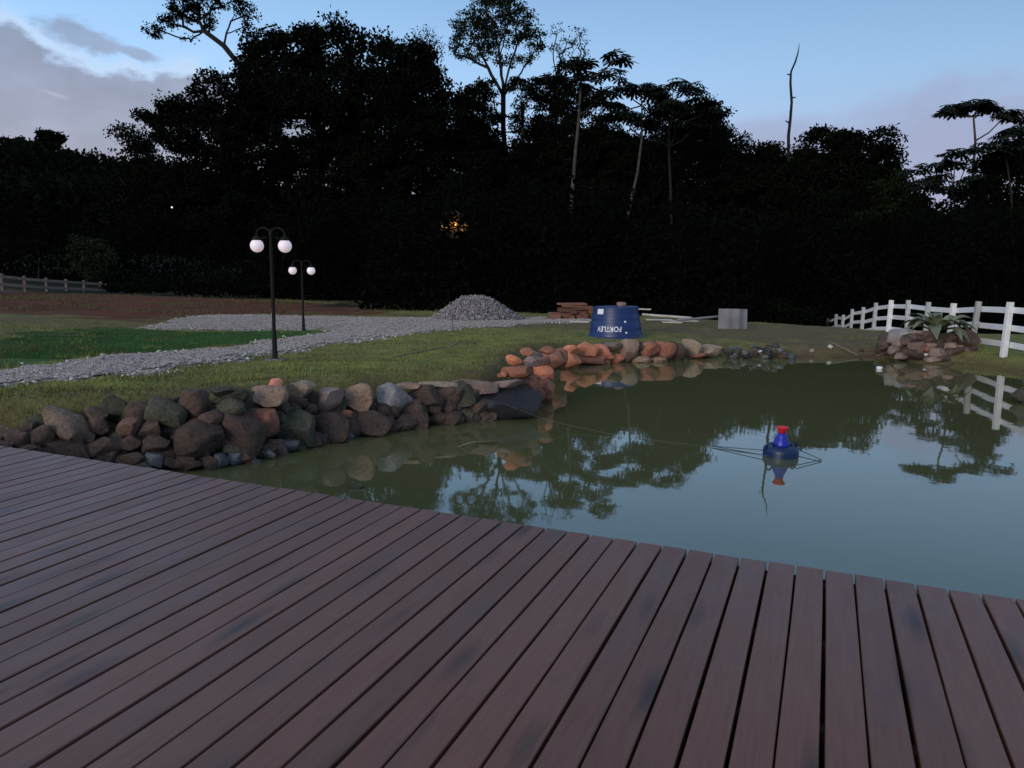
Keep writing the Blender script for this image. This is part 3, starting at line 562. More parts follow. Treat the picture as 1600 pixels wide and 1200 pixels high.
# planter mound
pm = onz(1450, 566); DM = pm.y + .75; mc = at(1450, 560, DM); mc.z = 0.0
W4 = empty('rock_planter', tuple(mc), 'rounded mound of pinkish grey rocks standing at the water edge under a bromeliad', 'rock mound')
mound = [(1397, 529, 28, 24, 'grey'), (1399, 547, 22, 15, 'pink'), (1406, 538, 12, 9, 'pink'), (1434, 543, 34, 20, 'pink'), (1422, 531, 26, 12, 'pink'), (1455, 539, 18, 11, 'pink'), (1462, 551, 26, 15, 'pink'), (1434, 556, 22, 11, 'brown'), (1409, 556, 28, 8, 'pink'), (1458, 562, 34, 9, 'pink'), (1504, 531, 40, 26, 'brown'),
         (1485, 541, 24, 14, 'pink'), (1490, 551, 30, 14, 'brown'), (1514, 547, 24, 16, 'brown'), (1446, 555, 7, 5, 'white'), (1468, 557, 7, 5, 'white'), (1412, 520, 22, 12, 'grey'), (1440, 527, 26, 14, 'brown'), (1470, 530, 22, 16, 'brown'), (1420, 551, 18, 10, 'brown'), (1475, 561, 22, 10, 'brown'), (1448, 547, 14, 9, 'rust')]
for r_ in mound:
    c_ = 1 - ((r_[0] - 1455) / 72) ** 2; add_stone(W4, r_[0], r_[1], r_[2], r_[3], r_[4], D=DM - .85 * math.sqrt(max(c_, .05)) + (563 - r_[1]) * .018)
for i in range(26):
    x = random.uniform(1400, 1512); add_stone(W4, x, random.uniform(524, 556), 22, 15, random.choice(['brown', 'brown', 'pink']), D=DM - .30 + random.uniform(-.1, .25))
for i in range(14):
    an = i / 14 * math.pi; o = link('stone', stone_mesh(.45, .4, .35, 900 + i), M_stone['brown'], W4); o.location = (math.cos(an) * .95, .15 + math.sin(an) * .8, .15 + .12 * (i % 3)); o.rotation_euler = (0, 0, i)
# stones at the right edge of the frame
W5 = empty('shore_rocks', tuple(gnd(1600, 590)), 'grey green rocks at the right edge of the pond below the fence', 'rocks')
for x, y, w, h in [(1602, 618, 30, 24), (1606, 640, 34, 26), (1612, 600, 26, 18), (1640, 640, 40, 34), (1630, 612, 34, 24)]:
    add_stone(W5, x, y, w, h, 'olive', D=onz(1600, 630).y + random.uniform(0, .35))

# ------------------------------------------------------------------ bromeliad on the mound
bc = at(1462, 520, DM); brom = empty('bromeliad', (bc.x, bc.y, bc.z), 'broad leaved grey green bromeliad growing on top of the rock mound', 'plant')
def strap(l, w, droop, lift):
    V_ = []; Fs = []; n = 9
    for i in range(n + 1):
        t_ = i / n; x = l * t_ * (1 - .12 * droop * t_); z = lift * l * math.sin(t_ * 1.7) - droop * l * t_ ** 2.4; ww = w * (.55 + 1.2 * t_ * (1 - t_) + .1) * (1 if t_ < .82 else max((1 - t_) / .18, .06))
        V_ += [(x, -ww / 2, z + ww * .18), (x, 0, z), (x, ww / 2, z + ww * .18)]
    for i in range(n):
        k = i * 3; Fs += [(k, k + 1, k + 4, k + 3), (k + 1, k + 2, k + 5, k + 4)]
    me = bpy.data.meshes.new('leaf'); me.from_pydata(V_, [], Fs); me.update(); me.polygons.foreach_set('use_smooth', [True] * len(me.polygons)); return me
lm = [strap(1.0, .27, .42, .42), strap(.82, .25, .22, .55), strap(.62, .22, .08, .72)]; ld = [strap(.75, .22, .8, .2)]
for m_ in lm: m_.materials.append(M_brom)
for m_ in ld: m_.materials.append(M_bromd)
for i in range(26):
    k = 0 if i < 11 else (1 if i < 19 else 2); a_ = i * 2.399 + random.uniform(-.2, .2)
    o = link('leaf', lm[k], None, brom); o.rotation_euler = (random.uniform(-.2, .2), random.uniform(-.15, .2), a_); s_ = random.uniform(.8, 1.05); o.scale = (s_, s_, s_)
for i in range(12):
    o = link('leaf', ld[0], None, brom); o.rotation_euler = (0, random.uniform(.1, .5), i * .55); s_ = random.uniform(.7, 1.0); o.scale = (s_, s_, s_); o.location = (0, 0, -.04); o['label'] = 'withered dark lower leaf'
o = link('leaf', strap(.55, .12, .1, .1), M_stone['white'], brom); o.location = at(1441, 523, DM - .5) - brom.location; o.rotation_euler = (0, 0, math.pi + .15); o['label'] = 'cream coloured leaf lying flat on the rocks'

# ------------------------------------------------------------------ deck
th = math.radians(22.8); En = Vector((math.cos(th), -math.sin(th), 0)); Nn = Vector((math.sin(th), math.cos(th), 0)); ZD = .56; EDGE = 4.01; PITCHB = .1401
deck = empty('timber_deck', (0, 0, ZD), 'wide dark stained timber deck of parallel planks overhanging the pond in the foreground', 'deck', rz=-th)
def board_mesh(i, length):
    bm = bmesh.new(); w = PITCHB - .0125; n = 14; tz = .038
    prof = [(-w / 2, -tz), (-w / 2, -.003), (-w / 2 + .003, 0), (w / 2 - .003, 0), (w / 2, -.003), (w / 2, -tz)]
    r_ = random.Random(i); ph = r_.uniform(0, 6); rings = []
    for k in range(n + 1):
        y = EDGE - length * k / n; dx = .0016 * math.sin(ph + y * 1.3) + .001 * math.sin(ph * 2 + y * 3.1); dz = .0012 * math.sin(ph * 3 + y * 1.7)
        rings.append([bm.verts.new((x + dx, y, z + dz)) for x, z in prof])
    for k in range(n):
        for j in range(6):
            j2 = (j + 1) % 6; bm.faces.new((rings[k][j], rings[k + 1][j], rings[k + 1][j2], rings[k][j2]))
    bm.faces.new(rings[0]); bm.faces.new(rings[-1][::-1])
    bmesh.ops.recalc_face_normals(bm, faces=bm.faces[:])
    return bm_mesh('deck_board', bm)
bms = [board_mesh(i, 7.4) for i in range(8)]
for m_ in bms: m_.materials.append(M_deck)
for k in range(-62, 44):
    o = link('deck_board', bms[k % 8], None, deck); r_ = random.Random(k)
    o.location = (.096 + (k + .5) * PITCHB + r_.uniform(-.0018, .0018), .0145 * k * PITCHB + r_.uniform(-.006, .004), r_.uniform(-.0015, .0015)); o.rotation_euler = (0, r_.uniform(-.004, .004), 0)
for y in (EDGE - .10, EDGE - .75, EDGE - 1.4, EDGE - 2.05, EDGE - 2.7, EDGE - 3.35, EDGE - 4.0, EDGE - 4.65, EDGE - 5.3, EDGE - 5.95, EDGE - 6.6, EDGE - 7.2):
    bm = bmesh.new(); box_bm(bm, Vector((-1.25, y, -.038 - .072)), (14.6, .05, .14)); o = link('joist', bm_mesh('joist', bm), M_joist, deck)
bm = bmesh.new(); box_bm(bm, Vector((-1.25, EDGE - 3.75, -.205)), (14.6, 7.35, .02)); link('gap_shade_sheet', bm_mesh('gap_shade_sheet', bm), M_joist, deck)  # dark sheet added below the joists so the board gaps look shaded
bm = bmesh.new(); box_bm(bm, Vector((-1.25, EDGE - .045, -.115)), (14.6, .03, .15)); o = link('fascia', bm_mesh('fascia', bm), M_joist, deck); o.rotation_euler = (0, 0, .0145)
for x in (-7.8, -5.4, -3.0, -.6, 1.8, 4.2):
    for y in (EDGE - .32, EDGE - 3.6, EDGE - 6.9):
        bm = bmesh.new(); box_bm(bm, Vector((x, y, -.75)), (.14, .14, 1.15)); link('deck_post', bm_mesh('deck_post', bm), M_joist, deck)

# ------------------------------------------------------------------ double globe lamps
def make_lamp(base, Hh, span, rg, rz, label, drop=.3):
    L_ = empty('garden_lamp', tuple(base), label, 'street lamp', 'twin globe lamps by the gravel path', rz)
    link('pole', lathe('pole', [(.065, 0), (.065, .03), (.044, .05), (.036, .35), (.029, .38), (.027, Hh * .8), (.020, Hh - .16), (.028, Hh - .14), (.028, Hh - .10), (.012, Hh - .08), (.015, Hh - .05), (.001, Hh - .03)], 16), M_black, L_)
    gz = Hh - drop
    for s_ in (-1, 1):
        pts_ = []
        for i in range(13):
            t_ = math.pi * i / 12; pts_.append((s_ * (span / 4 * 1.02) * (1 - math.cos(t_)), 0, Hh - .13 + .11 * math.sin(t_)))
        pts_.append((s_ * span / 2, 0, gz + rg + .03)); V_, F_ = tube(pts_, [.013] * len(pts_), 8)
        me = bpy.data.meshes.new('arm'); me.from_pydata([tuple(v) for v in V_], [], F_); me.update(); arm = link('arm', me, M_black, L_)
        sc_ = []
        for i in range(11):                # scroll brace
            t_ = -1.4 + 3.6 * i / 10; sc_.append((s_ * (.09 + .055 * math.cos(t_)), 0, Hh - .22 + .055 * math.sin(t_)))
        V_, F_ = tube(sc_, [.006] * len(sc_), 6); me = bpy.data.meshes.new('scroll'); me.from_pydata([tuple(v) for v in V_], [], F_); me.update(); link('scroll', me, M_black, arm)
        c_ = link('globe_cap', lathe('globe_cap', [(rg * .62, 0), (rg * .64, .02), (rg * .5, .045), (rg * .2, .06), (rg * .18, .09)], 20), M_black, L_); c_.location = (s_ * span / 2, 0, gz + rg * .80)
        prof = [(.01, -rg)] + [(rg * math.sin(a_), -rg * math.cos(a_)) for a_ in np.linspace(.12, math.pi * .80, 18)]
        g_ = link('globe', lathe('globe', prof, 32), M_globe, L_); g_.location = (s_ * span / 2, 0, gz)
    return L_
b1 = gnd(430, 563); b2 = gnd(474.5, 517); print('lamps', b1, b2)
h1 = at(420, 356, b1.y).z - b1.z; h2 = at(470, 407, b2.y).z - b2.z
make_lamp(b1, h1 + .02, 43 / FPX * b1.y, 10.2 / FPX * b1.y, 0, 'nearer tall black twin globe lamp standing beside the narrow gravel path', 29 / FPX * b1.y)
make_lamp(b2, h2 + .02, 28.5 / FPX * b2.y, 6.2 / FPX * b2.y, 0, 'farther small black twin globe lamp at the tip of the green lawn strip', 16.5 / FPX * b2.y)
for b_, l_ in ((b1, 'small round concrete footing at the base of the nearer lamp'),):
    o = tag(link('footing', lathe('footing', [(.20, -.05), (.19, .015), (.10, .03)], 18), M_sheet), l_, 'footing'); o.location = b_

# ------------------------------------------------------------------ white fence on the right
posts = [(1640, 476, 15.2, 1.25), (1579, 472, 16.8, 1.28), (1529.5, 471, 18.4, 1.25), (1490.5, 474, 20.0, 1.22), (1451, 472, 21.6, 1.22), (1419.5, 469, 23.2, 1.24), (1393, 469, 25.0, 1.28), (1369, 473, 27.3, 1.2), (1349.5, 480, 29.8, 1.2), (1332, 483, 32.5, 1.2), (1318, 492, 35.2, 1.2), (1307, 491, 38, 1.2), (1294, 497, 41, 1.2)]
fc = at(posts[0][0], posts[0][1], posts[0][2]); FB = Vector((fc.x, fc.y, fc.z - 1.2))
fence = empty('rail_fence', tuple(FB), 'white painted three rail fence curving away behind the planter on the right', 'fence')
extra = [(at(1700, 478, 13.8), 1.25), (at(1765, 482, 12.4), 1.25)]
tops = [(p_, h_) for p_, h_ in reversed(extra)] + [(at(a_, b_, c_), h_) for a_, b_, c_, h_ in posts]
def beam(name, p, q, hh, ww, m_, parent):
    d = (q - p); bm = bmesh.new(); vs = box_bm(bm, Vector((0, 0, 0)), (d.length, ww, hh)); bmesh.ops.bevel(bm, geom=bm.edges[:], offset=.006, segments=1, affect='EDGES')
    o = link(name, bm_mesh(name, bm), m_, parent); o.location = (p + q) / 2 - (parent.location if parent else Vector()); o.rotation_euler = d.to_track_quat('X', 'Z').to_euler(); return o
for i, (t_, h_) in enumerate(tops):
    g = Hs(t_.x, t_.y); ln = max(h_, t_.z - g + .25)
    bm = bmesh.new(); box_bm(bm, Vector((0, 0, -ln / 2)), (.115, .115, ln)); bmesh.ops.bevel(bm, geom=bm.edges[:], offset=.008, segments=1, affect='EDGES')
    o = link('post', bm_mesh('post', bm), M_whitep if i in (3, 8, 5) else M_whiteg, fence); o.location = t_ - fence.location; o.rotation_euler = (random.uniform(-.03, .03), random.uniform(-.03, .03) + (.03 if i < 6 else 0), random.uniform(-.2, .2))
for i in range(len(tops) - 1):
    p, q = tops[i][0], tops[i + 1][0]; off = Vector((0, 0, 0)); sd_ = Vector((q.y - p.y, -(q.x - p.x), 0)).normalized(); sd_ = sd_ if sd_.y < 0 else -sd_
    for k, dz in enumerate((.19, .575, .96)):
        j = Vector((0, 0, random.uniform(-.012, .012))); beam('rail', p + Vector((0, 0, -dz)) + j + sd_ * .073, q + Vector((0, 0, -dz)) + j + sd_ * .073, .135, .025, M_whitep, fence)

# ------------------------------------------------------------------ grey fence far left
fp = [(-34, 424, 35), (2, 427, 37), (38, 431, 39.3), (72, 434, 41.6), (103, 436, 43.9), (131, 438, 46.2), (157, 440, 48.5), (204, 442.5, 52)]
T = [at(*a_) for a_ in fp]; lf = empty('rail_fence', (T[1].x, T[1].y, T[1].z - 1.2), 'dim grey weathered rail fence on the red bank at far left', 'fence')
for i, t_ in enumerate(T):
    ln = max(1.25, t_.z - Hs(t_.x, t_.y) + .2); bm = bmesh.new(); box_bm(bm, Vector((0, 0, -ln / 2)), (.13, .13, ln)); link('post', bm_mesh('post', bm), M_greyw, lf).location = t_ - lf.location
for i in range(len(T) - 1):
    for dz in (.17, .55, .93): beam('rail', T[i] - Vector((-.08, .03, dz)), T[i + 1] - Vector((-.08, .03, dz)), .14, .03, M_rail, lf)

# ------------------------------------------------------------------ inverted blue water tank with its lettering
tb = gnd(966, 529); sT = tb.y / FPX; rB = 44.5 * sT; rT = 35 * sT; hT = 49.5 * sT
tank = empty('water_tank', (tb.x, tb.y + rB * .7, tb.z - .02), 'big dark blue plastic water tank standing upside down on the grass behind the orange boulders', 'water tank')
tank.rotation_euler = (0, math.radians(-1.6), 0)
def rad(z): return rB * .975 + (rT - rB * .975) * (z / hT)
prof = [(rB * 1.0, 0), (rB * 1.0, .05), (rad(.07) + .0, .075)]
for z0 in (.22, .50, .68): prof += [(rad(z0 * hT / .86 - .05), z0 * hT / .86 - .05), (rad(z0 * hT / .86) - .006, z0 * hT / .86 - .02), (rad(z0 * hT / .86) - .006, z0 * hT / .86 + .02), (rad(z0 * hT / .86 + .05), z0 * hT / .86 + .05)]
prof += [(rT + .012, hT - .035), (rT + .012, hT - .006), (rT, hT), (rT - .04, hT + .001), (rT - .2, hT + .003), (.02, hT + .008)]
tbm = lathe('tank_body', prof, 64); tbm.set_sharp_from_angle(angle=math.radians(35)); link('tank_body', tbm, M_tank, tank)
cu = bpy.data.curves.new('lettering', 'FONT'); cu.body = 'FORTLEV'; cu.size = 1.0; cu.offset = .018; cu.align_x = 'CENTER'; cu.align_y = 'CENTER'; cu.space_character = 1.05
to = bpy.data.objects.new('tmp', cu); COL.objects.link(to); dg = bpy.context.evaluated_depsgraph_get(); dg.update()
tm = bpy.data.meshes.new_from_object(to.evaluated_get(dg)); bpy.data.objects.remove(to)
bm = bmesh.new(); bm.from_mesh(tm); bmesh.ops.subdivide_edges(bm, edges=[e_ for e_ in bm.edges if e_.calc_length() > .15], cuts=1)
xs_ = [v.co.x for v in bm.verts]; ys_ = [v.co.y for v in bm.verts]; Wt = max(xs_) - min(xs_); Ht = max(ys_) - min(ys_); cx_ = (max(xs_) + min(xs_)) / 2; cy_ = (max(ys_) + min(ys_)) / 2
tw = 40 * sT; tht = 8.2 * sT; zt = at(950, 513.5, tb.y).z - tank.location.z; a0 = -math.asin(min(.9, (950 - 966) * sT / rad(zt))) 
for v in bm.verts:
    u_ = -(v.co.x - cx_) / Wt * tw; w_ = -(v.co.y - cy_) / Ht * tht; z = zt + w_; r_ = rad(z) + .006; an = -math.pi / 2 - a0 + u_ / r_
    v.co = Vector((math.cos(an) * r_, math.sin(an) * r_, z))
link('lettering', bm_mesh('lettering', bm), M_print, tank)
def patch(name, px, py, w, h, m_, par=tank):
    zt_ = at(px, py, tb.y).z - tank.location.z; an0 = -math.pi / 2 + math.asin(max(-.95, min(.95, (px - 966) * sT / rad(zt_)))); ww = w * sT; hh2 = h * sT; V_ = []; Fs = []; n = 6
    for j in range(2):
        for i in range(n + 1):
            z = zt_ + (j - .5) * hh2; r_ = rad(z) + .008; an = an0 + (i / n - .5) * ww / r_; V_.append((math.cos(an) * r_, math.sin(an) * r_, z))
    for i in range(n): Fs.append((i, i + 1, n + 2 + i, n + 1 + i))
    me = bpy.data.meshes.new(name); me.from_pydata(V_, [], Fs); me.update(); return link(name, me, m_, par)
patch('sticker', 939, 486.5, 12, 8, M_print)
for x, y in ((975.5, 502.5), (977, 519.5)): patch('white_fitting', x, y, 3.2, 2.6, M_print)
o = tag(link('stone', stone_mesh(.28, .25, .14, 321), M_stone['pink']), 'pale rounded stone lying on top of the upturned blue tank', 'stone'); o.location = (at(968, 480, tb.y + rB).x, tank.location.y, tank.location.z + hT + .06)

# ------------------------------------------------------------------ timber pile, poles, sheet
wp = gnd(893, 499); DP = wp.y; sP = DP / FPX
pile = empty('timber_pile', tuple(wp), 'untidy stack of reddish sawn timber left of the blue tank', 'timber pile')
lay = [(-2, 0, 72, -2), (2, 1, 66, 3), (-2, 2, 66, -3), (6, 3, 58, 3), (2, 4, 54, -3), (6, 5, 50, 3), (3, 6, 44, -2)]
for cxp, k, wpx, tl in lay:
    for j in range(3):
        L_ = wpx * sP * random.uniform(.8, 1.0); y_o = (j - 1) * .22; z_ = .05 + k * .088
        bm = bmesh.new(); box_bm(bm, Vector(), (L_, .16, .07)); bmesh.ops.bevel(bm, geom=bm.edges[:], offset=.006, segments=1, affect='EDGES')
        o = link('plank', bm_mesh('plank', bm), M_wood, pile); o.location = (cxp * sP + random.uniform(-.12, .12), y_o, z_); o.rotation_euler = (0, math.radians(tl) * .6, math.radians(tl * 2 + random.uniform(-6, 6)))
for px, py, w, h in [(868, 494, 14, 6), (896, 488, 9, 5), (924, 487, 8, 5), (905, 495, 8, 6), (895, 496, 7, 5), (915, 494, 8, 7)]:
    bm = bmesh.new(); box_bm(bm, Vector(), (w * sP, .3, h * sP)); bmesh.ops.bevel(bm, geom=bm.edges[:], offset=.01, segments=1, affect='EDGES'); o = link('timber_block', bm_mesh('timber_block', bm), M_wood, pile); o.location = at(px, py, DP - .35) - pile.location; o.rotation_euler = (0, 0, random.uniform(-.3, .3))
def pole(p0, p1, r0, label, m_, cat='pole', group=None, name='pole', seg=5, sag=0.0):
    pts_ = []
    for i in range(seg + 1):
        t_ = i / seg; q_ = p0.lerp(p1, t_); q_.z += -sag * 4 * t_ * (1 - t_) + (random.uniform(-.004, .004) if seg > 1 else 0); pts_.append(q_)
    o = link(name, tube_mesh(name, pts_, [r0] * len(pts_), 8), m_); return tag(o, label, cat, group)
pole(at(1004, 491.5, 26), at(1080, 497, 24.5), .045, 'long white pole lying propped behind the blue tank', M_pale)
pole(at(996, 483, 27.5), at(1017, 483.5, 27), .03, 'thin pale pole end sticking out high behind the blue tank', M_pale)
pole(at(1058, 500.5, 24), at(1124, 494.5, 24.5), .04, 'grey pole lying tilted up against the grey sheet', M_sheet)
for px, py, w, c, l in [(1030, 499, 40, 'a', 'flat pale board lying on dirt under the white pole'), (1068, 501, 44, 'b', 'flat pale board lying on dirt left of the grey sheet'), (905, 502, 30, 'c', 'thin white board on the gravel edge left of the tank'), (1050, 503, 30, 'd', 'small broken pale board lying in front of the other boards')]:
    g = gnd(px, py + 2); bm = bmesh.new(); box_bm(bm, Vector((0, 0, .03)), (w / FPX * g.y, .3, .04), Matrix.Rotation(random.uniform(-.15, .15), 3, 'Z')); bmesh.ops.bevel(bm, geom=bm.edges[:], offset=.005, segments=1, affect='EDGES')
    o = tag(link('board', bm_mesh('board', bm), M_pale), l, 'board'); o.location = g
sh = gnd(1146, 514); sS = sh.y / FPX; hS = 31 * sS + .03; wS = 45 * sS
V_ = []; Fs = []; n = 72
for sgn in (0, 1):
    for j in range(2):
        for i in range(n + 1):
            x = (i / n - .5) * wS; y = .022 * math.sin(i / n * 2 * math.pi * 2.6) - .012 * sgn + .25 * (i / n - .5) ** 2 * 2; V_.append((x, y, j * hS * (1 - .01 * i / n) - .02))
m1 = n + 1
for i in range(n):
    Fs += [(i, i + 1, m1 + i + 1, m1 + i), (2 * m1 + i + 1, 2 * m1 + i, 3 * m1 + i, 3 * m1 + i + 1), (m1 + i, m1 + i + 1, 3 * m1 + i + 1, 3 * m1 + i), (i + 1, i, 2 * m1 + i, 2 * m1 + i + 1)]
Fs += [(0, m1, 3 * m1, 2 * m1), (n, 2 * m1 + n, 3 * m1 + n, m1 + n)]
me = bpy.data.meshes.new('corrugated_sheet'); me.from_pydata(V_, [], Fs); me.update(); o = tag(link('corrugated_sheet', me, M_sheet), 'upright pale grey corrugated sheet standing on the dirt right of the tank', 'sheet'); o.location = sh; o.rotation_euler = (math.radians(-5), 0, 0)
# stake, twigs, small litter
g = gnd(707, 519); pole(g - Vector((0, 0, .1)), at(706.5, 488, g.y), .014, 'thin wooden stake standing in grass before the gravel pile', M_greyw, 'stake', name='stake')
g1 = gnd(610, 560); g2 = gnd(706, 544); pole(g1 + Vector((0, 0, .02)), g2 + Vector((0, 0, .05)), .012, 'long dry branch lying across the lawn', M_twig, 'branch', name='fallen_branch', seg=9)
g1 = gnd(700, 546); g2 = gnd(745, 541); pts_ = [g1.lerp(g2, i / 8) + Vector((0, 0, .04 + .09 * math.sin(i / 8 * math.pi))) for i in range(9)]
tag(link('fallen_branch', tube_mesh('fallen_branch', pts_, [.012] * 9, 6), M_twig), 'short arched dry twig lying in the lawn behind the long branch', 'branch')
g1 = gnd(1298, 537); g2 = gnd(1341, 557); pole(g1 + Vector((0, 0, .04)), g2 + Vector((0, 0, .03)), .014, 'bent dry stick sloping down the dirt bank to the water', M_twig, 'branch', name='fallen_branch', seg=7)
g1 = gnd(1370, 558); pole(g1 + Vector((0, 0, .03)), gnd(1392, 552) + Vector((0, 0, .04)), .012, 'short stick beside the foot of the rock mound', M_twig, 'branch', name='fallen_branch')
o = tag(link('plastic_cup', lathe('plastic_cup', [(.02, -.03), (.045, -.028), (.06, 0), (.064, .035), (.05, .045), (.01, .048)], 20), M_print), 'small white plastic cup floating beside the rock mound', 'cup'); o.location = onz(1374, 576, 0.01)
o = tag(link('stone', stone_mesh(.16, .12, .08, 777), M_stone['olive']), 'small stone just breaking the water surface near the deck', 'stone'); o.location = onz(557, 762, 0.0)
g = onz(640, 702, 0); pts_ = [onz(712, 700, -.02), onz(730, 693, .05), onz(742, 690, .07), onz(770, 689, .04), onz(790, 690, -.02)]
tag(link('fallen_branch', tube_mesh('fallen_branch', pts_, [.006] * 5, 6), M_twig), 'thin curved twig poking out of the water below the black rock', 'branch')

# ------------------------------------------------------------------ floating aerator
bp_ = onz(1222, 713, 0.0); sB = bp_.y / FPX; R0 = 27.5 * sB
fl = empty('pond_float', (bp_.x, bp_.y + .05, 0), 'round blue pond float with bright blue neck and red cap in the open water', 'float', rz=.2)
hB = 15.5 * sB
link('float_body', lathe('float_body', [(R0 * .8, -.12), (R0 * .98, -.08), (R0, 0), (R0 * 1.0, hB * .55), (R0 * .96, hB * .8), (R0 * .80, hB), (R0 * .45, hB * 1.05), (R0 * .42, hB * 1.05)], 40), M_buoy, fl)
z0 = hB * 1.02; hN = 21 * sB
link('neck', lathe('neck', [(R0 * .50, z0 - .01), (R0 * .47, z0 + hN * .18), (R0 * .36, z0 + hN * .55), (R0 * .26, z0 + hN * .8), (R0 * .24, z0 + hN)], 28), M_buoyn, fl)
z1 = z0 + hN; hC = 10 * sB
link('cap', lathe('cap', [(R0 * .22, z1), (R0 * .24, z1 + hC * .45), (R0 * .30, z1 + hC * .65), (R0 * .36, z1 + hC * .9), (R0 * .36, z1 + hC), (R0 * .28, z1 + hC * .97), (R0 * .2, z1 + hC * .8), (.01, z1 + hC * .75)], 24), M_red, fl)
for s_ in (-1, 1):
    pts_ = [(s_ * R0 * .5, -.02, hB), (s_ * R0 * .72, -.03, hB + .05), (s_ * R0 * .93, -.02, hB + .035), (s_ * R0 * .97, 0, hB * .6)]
    link('handle', tube_mesh('handle', pts_, [.011] * 4, 8), M_buoy, fl)
c_ = Vector((bp_.x, bp_.y + .05, 0)); Ls = onz(1112, 697, .012); Rs = onz(1284, 718.5, .012)
def loc(v): return (Matrix.Rotation(-.2, 3, 'Z') @ (v - c_))
for k, (apex, a1, a2) in enumerate(((Ls, onz(1200, 704, .03), onz(1204, 713, .03)), (Rs, onz(1246, 702, .04), onz(1244, 727, .02)))):
    for a_ in (a1, a2): link('outrigger', tube_mesh('outrigger', [loc(apex), loc(a_)], [.005, .005], 6), M_rod, fl)
# mooring line to the bank
q0 = at(735, 612, 10.7); q0.z = max(q0.z, .45); q1 = Ls.copy(); pts_ = []
P_ = [q0, at(790, 632, 10.0), onz(850, 655, .14), onz(900, 667, .05), onz(960, 679, .015), onz(1040, 690, .008), q1]
tag(link('mooring_line', tube_mesh('mooring_line', P_, [.0013] * len(P_), 5), M_line), 'thin pale line running from the black bank rock across the water to the float', 'line')

# ------------------------------------------------------------------ trees
TRI = np.array([(0, 0, 0), (.5, .32, 0), (1, 0, 0), (.5, -.32, 0)])
GAPS = []
def leaf_cards(name, P, size, m_, parent=None, kind=None, droop=0.0):
    n = len(P)
    for g0, rad_, keepf in GAPS:
        Q = P + (np.array(parent.location) if parent is not None else 0); c0 = np.array([0, 0, ZC]); dv = np.array(g0) - c0; dl = np.linalg.norm(dv); dv = dv / dl
        w_ = Q - c0; t_ = w_ @ dv; dist = np.linalg.norm(w_ - t_[:, None] * dv, axis=1); kk = ~((dist < rad_ * t_ / dl) & (t_ < dl)) | (rng.uniform(0, 1, len(P)) < keepf); P = P[kk]
    n = len(P); a_ = rng.normal(0, 1, (n, 3)); a_[:, 2] -= droop; a_ /= np.linalg.norm(a_, axis=1)[:, None]; b_ = rng.normal(0, 1, (n, 3)); b_ -= (b_ * a_).sum(1)[:, None] * a_; b_ /= np.linalg.norm(b_, axis=1)[:, None]
    s_ = size * rng.uniform(.6, 1.4, (n, 1))
    V_ = np.stack([P, P + (a_ * .5 + b_ * .30) * s_, P + a_ * s_, P + (a_ * .5 - b_ * .30) * s_], 1)
    o = link(name, mesh_np(name, V_.reshape(-1, 3), np.arange(4 * n).reshape(-1, 4)), m_, parent)
    if kind: o['kind'] = kind
    return o
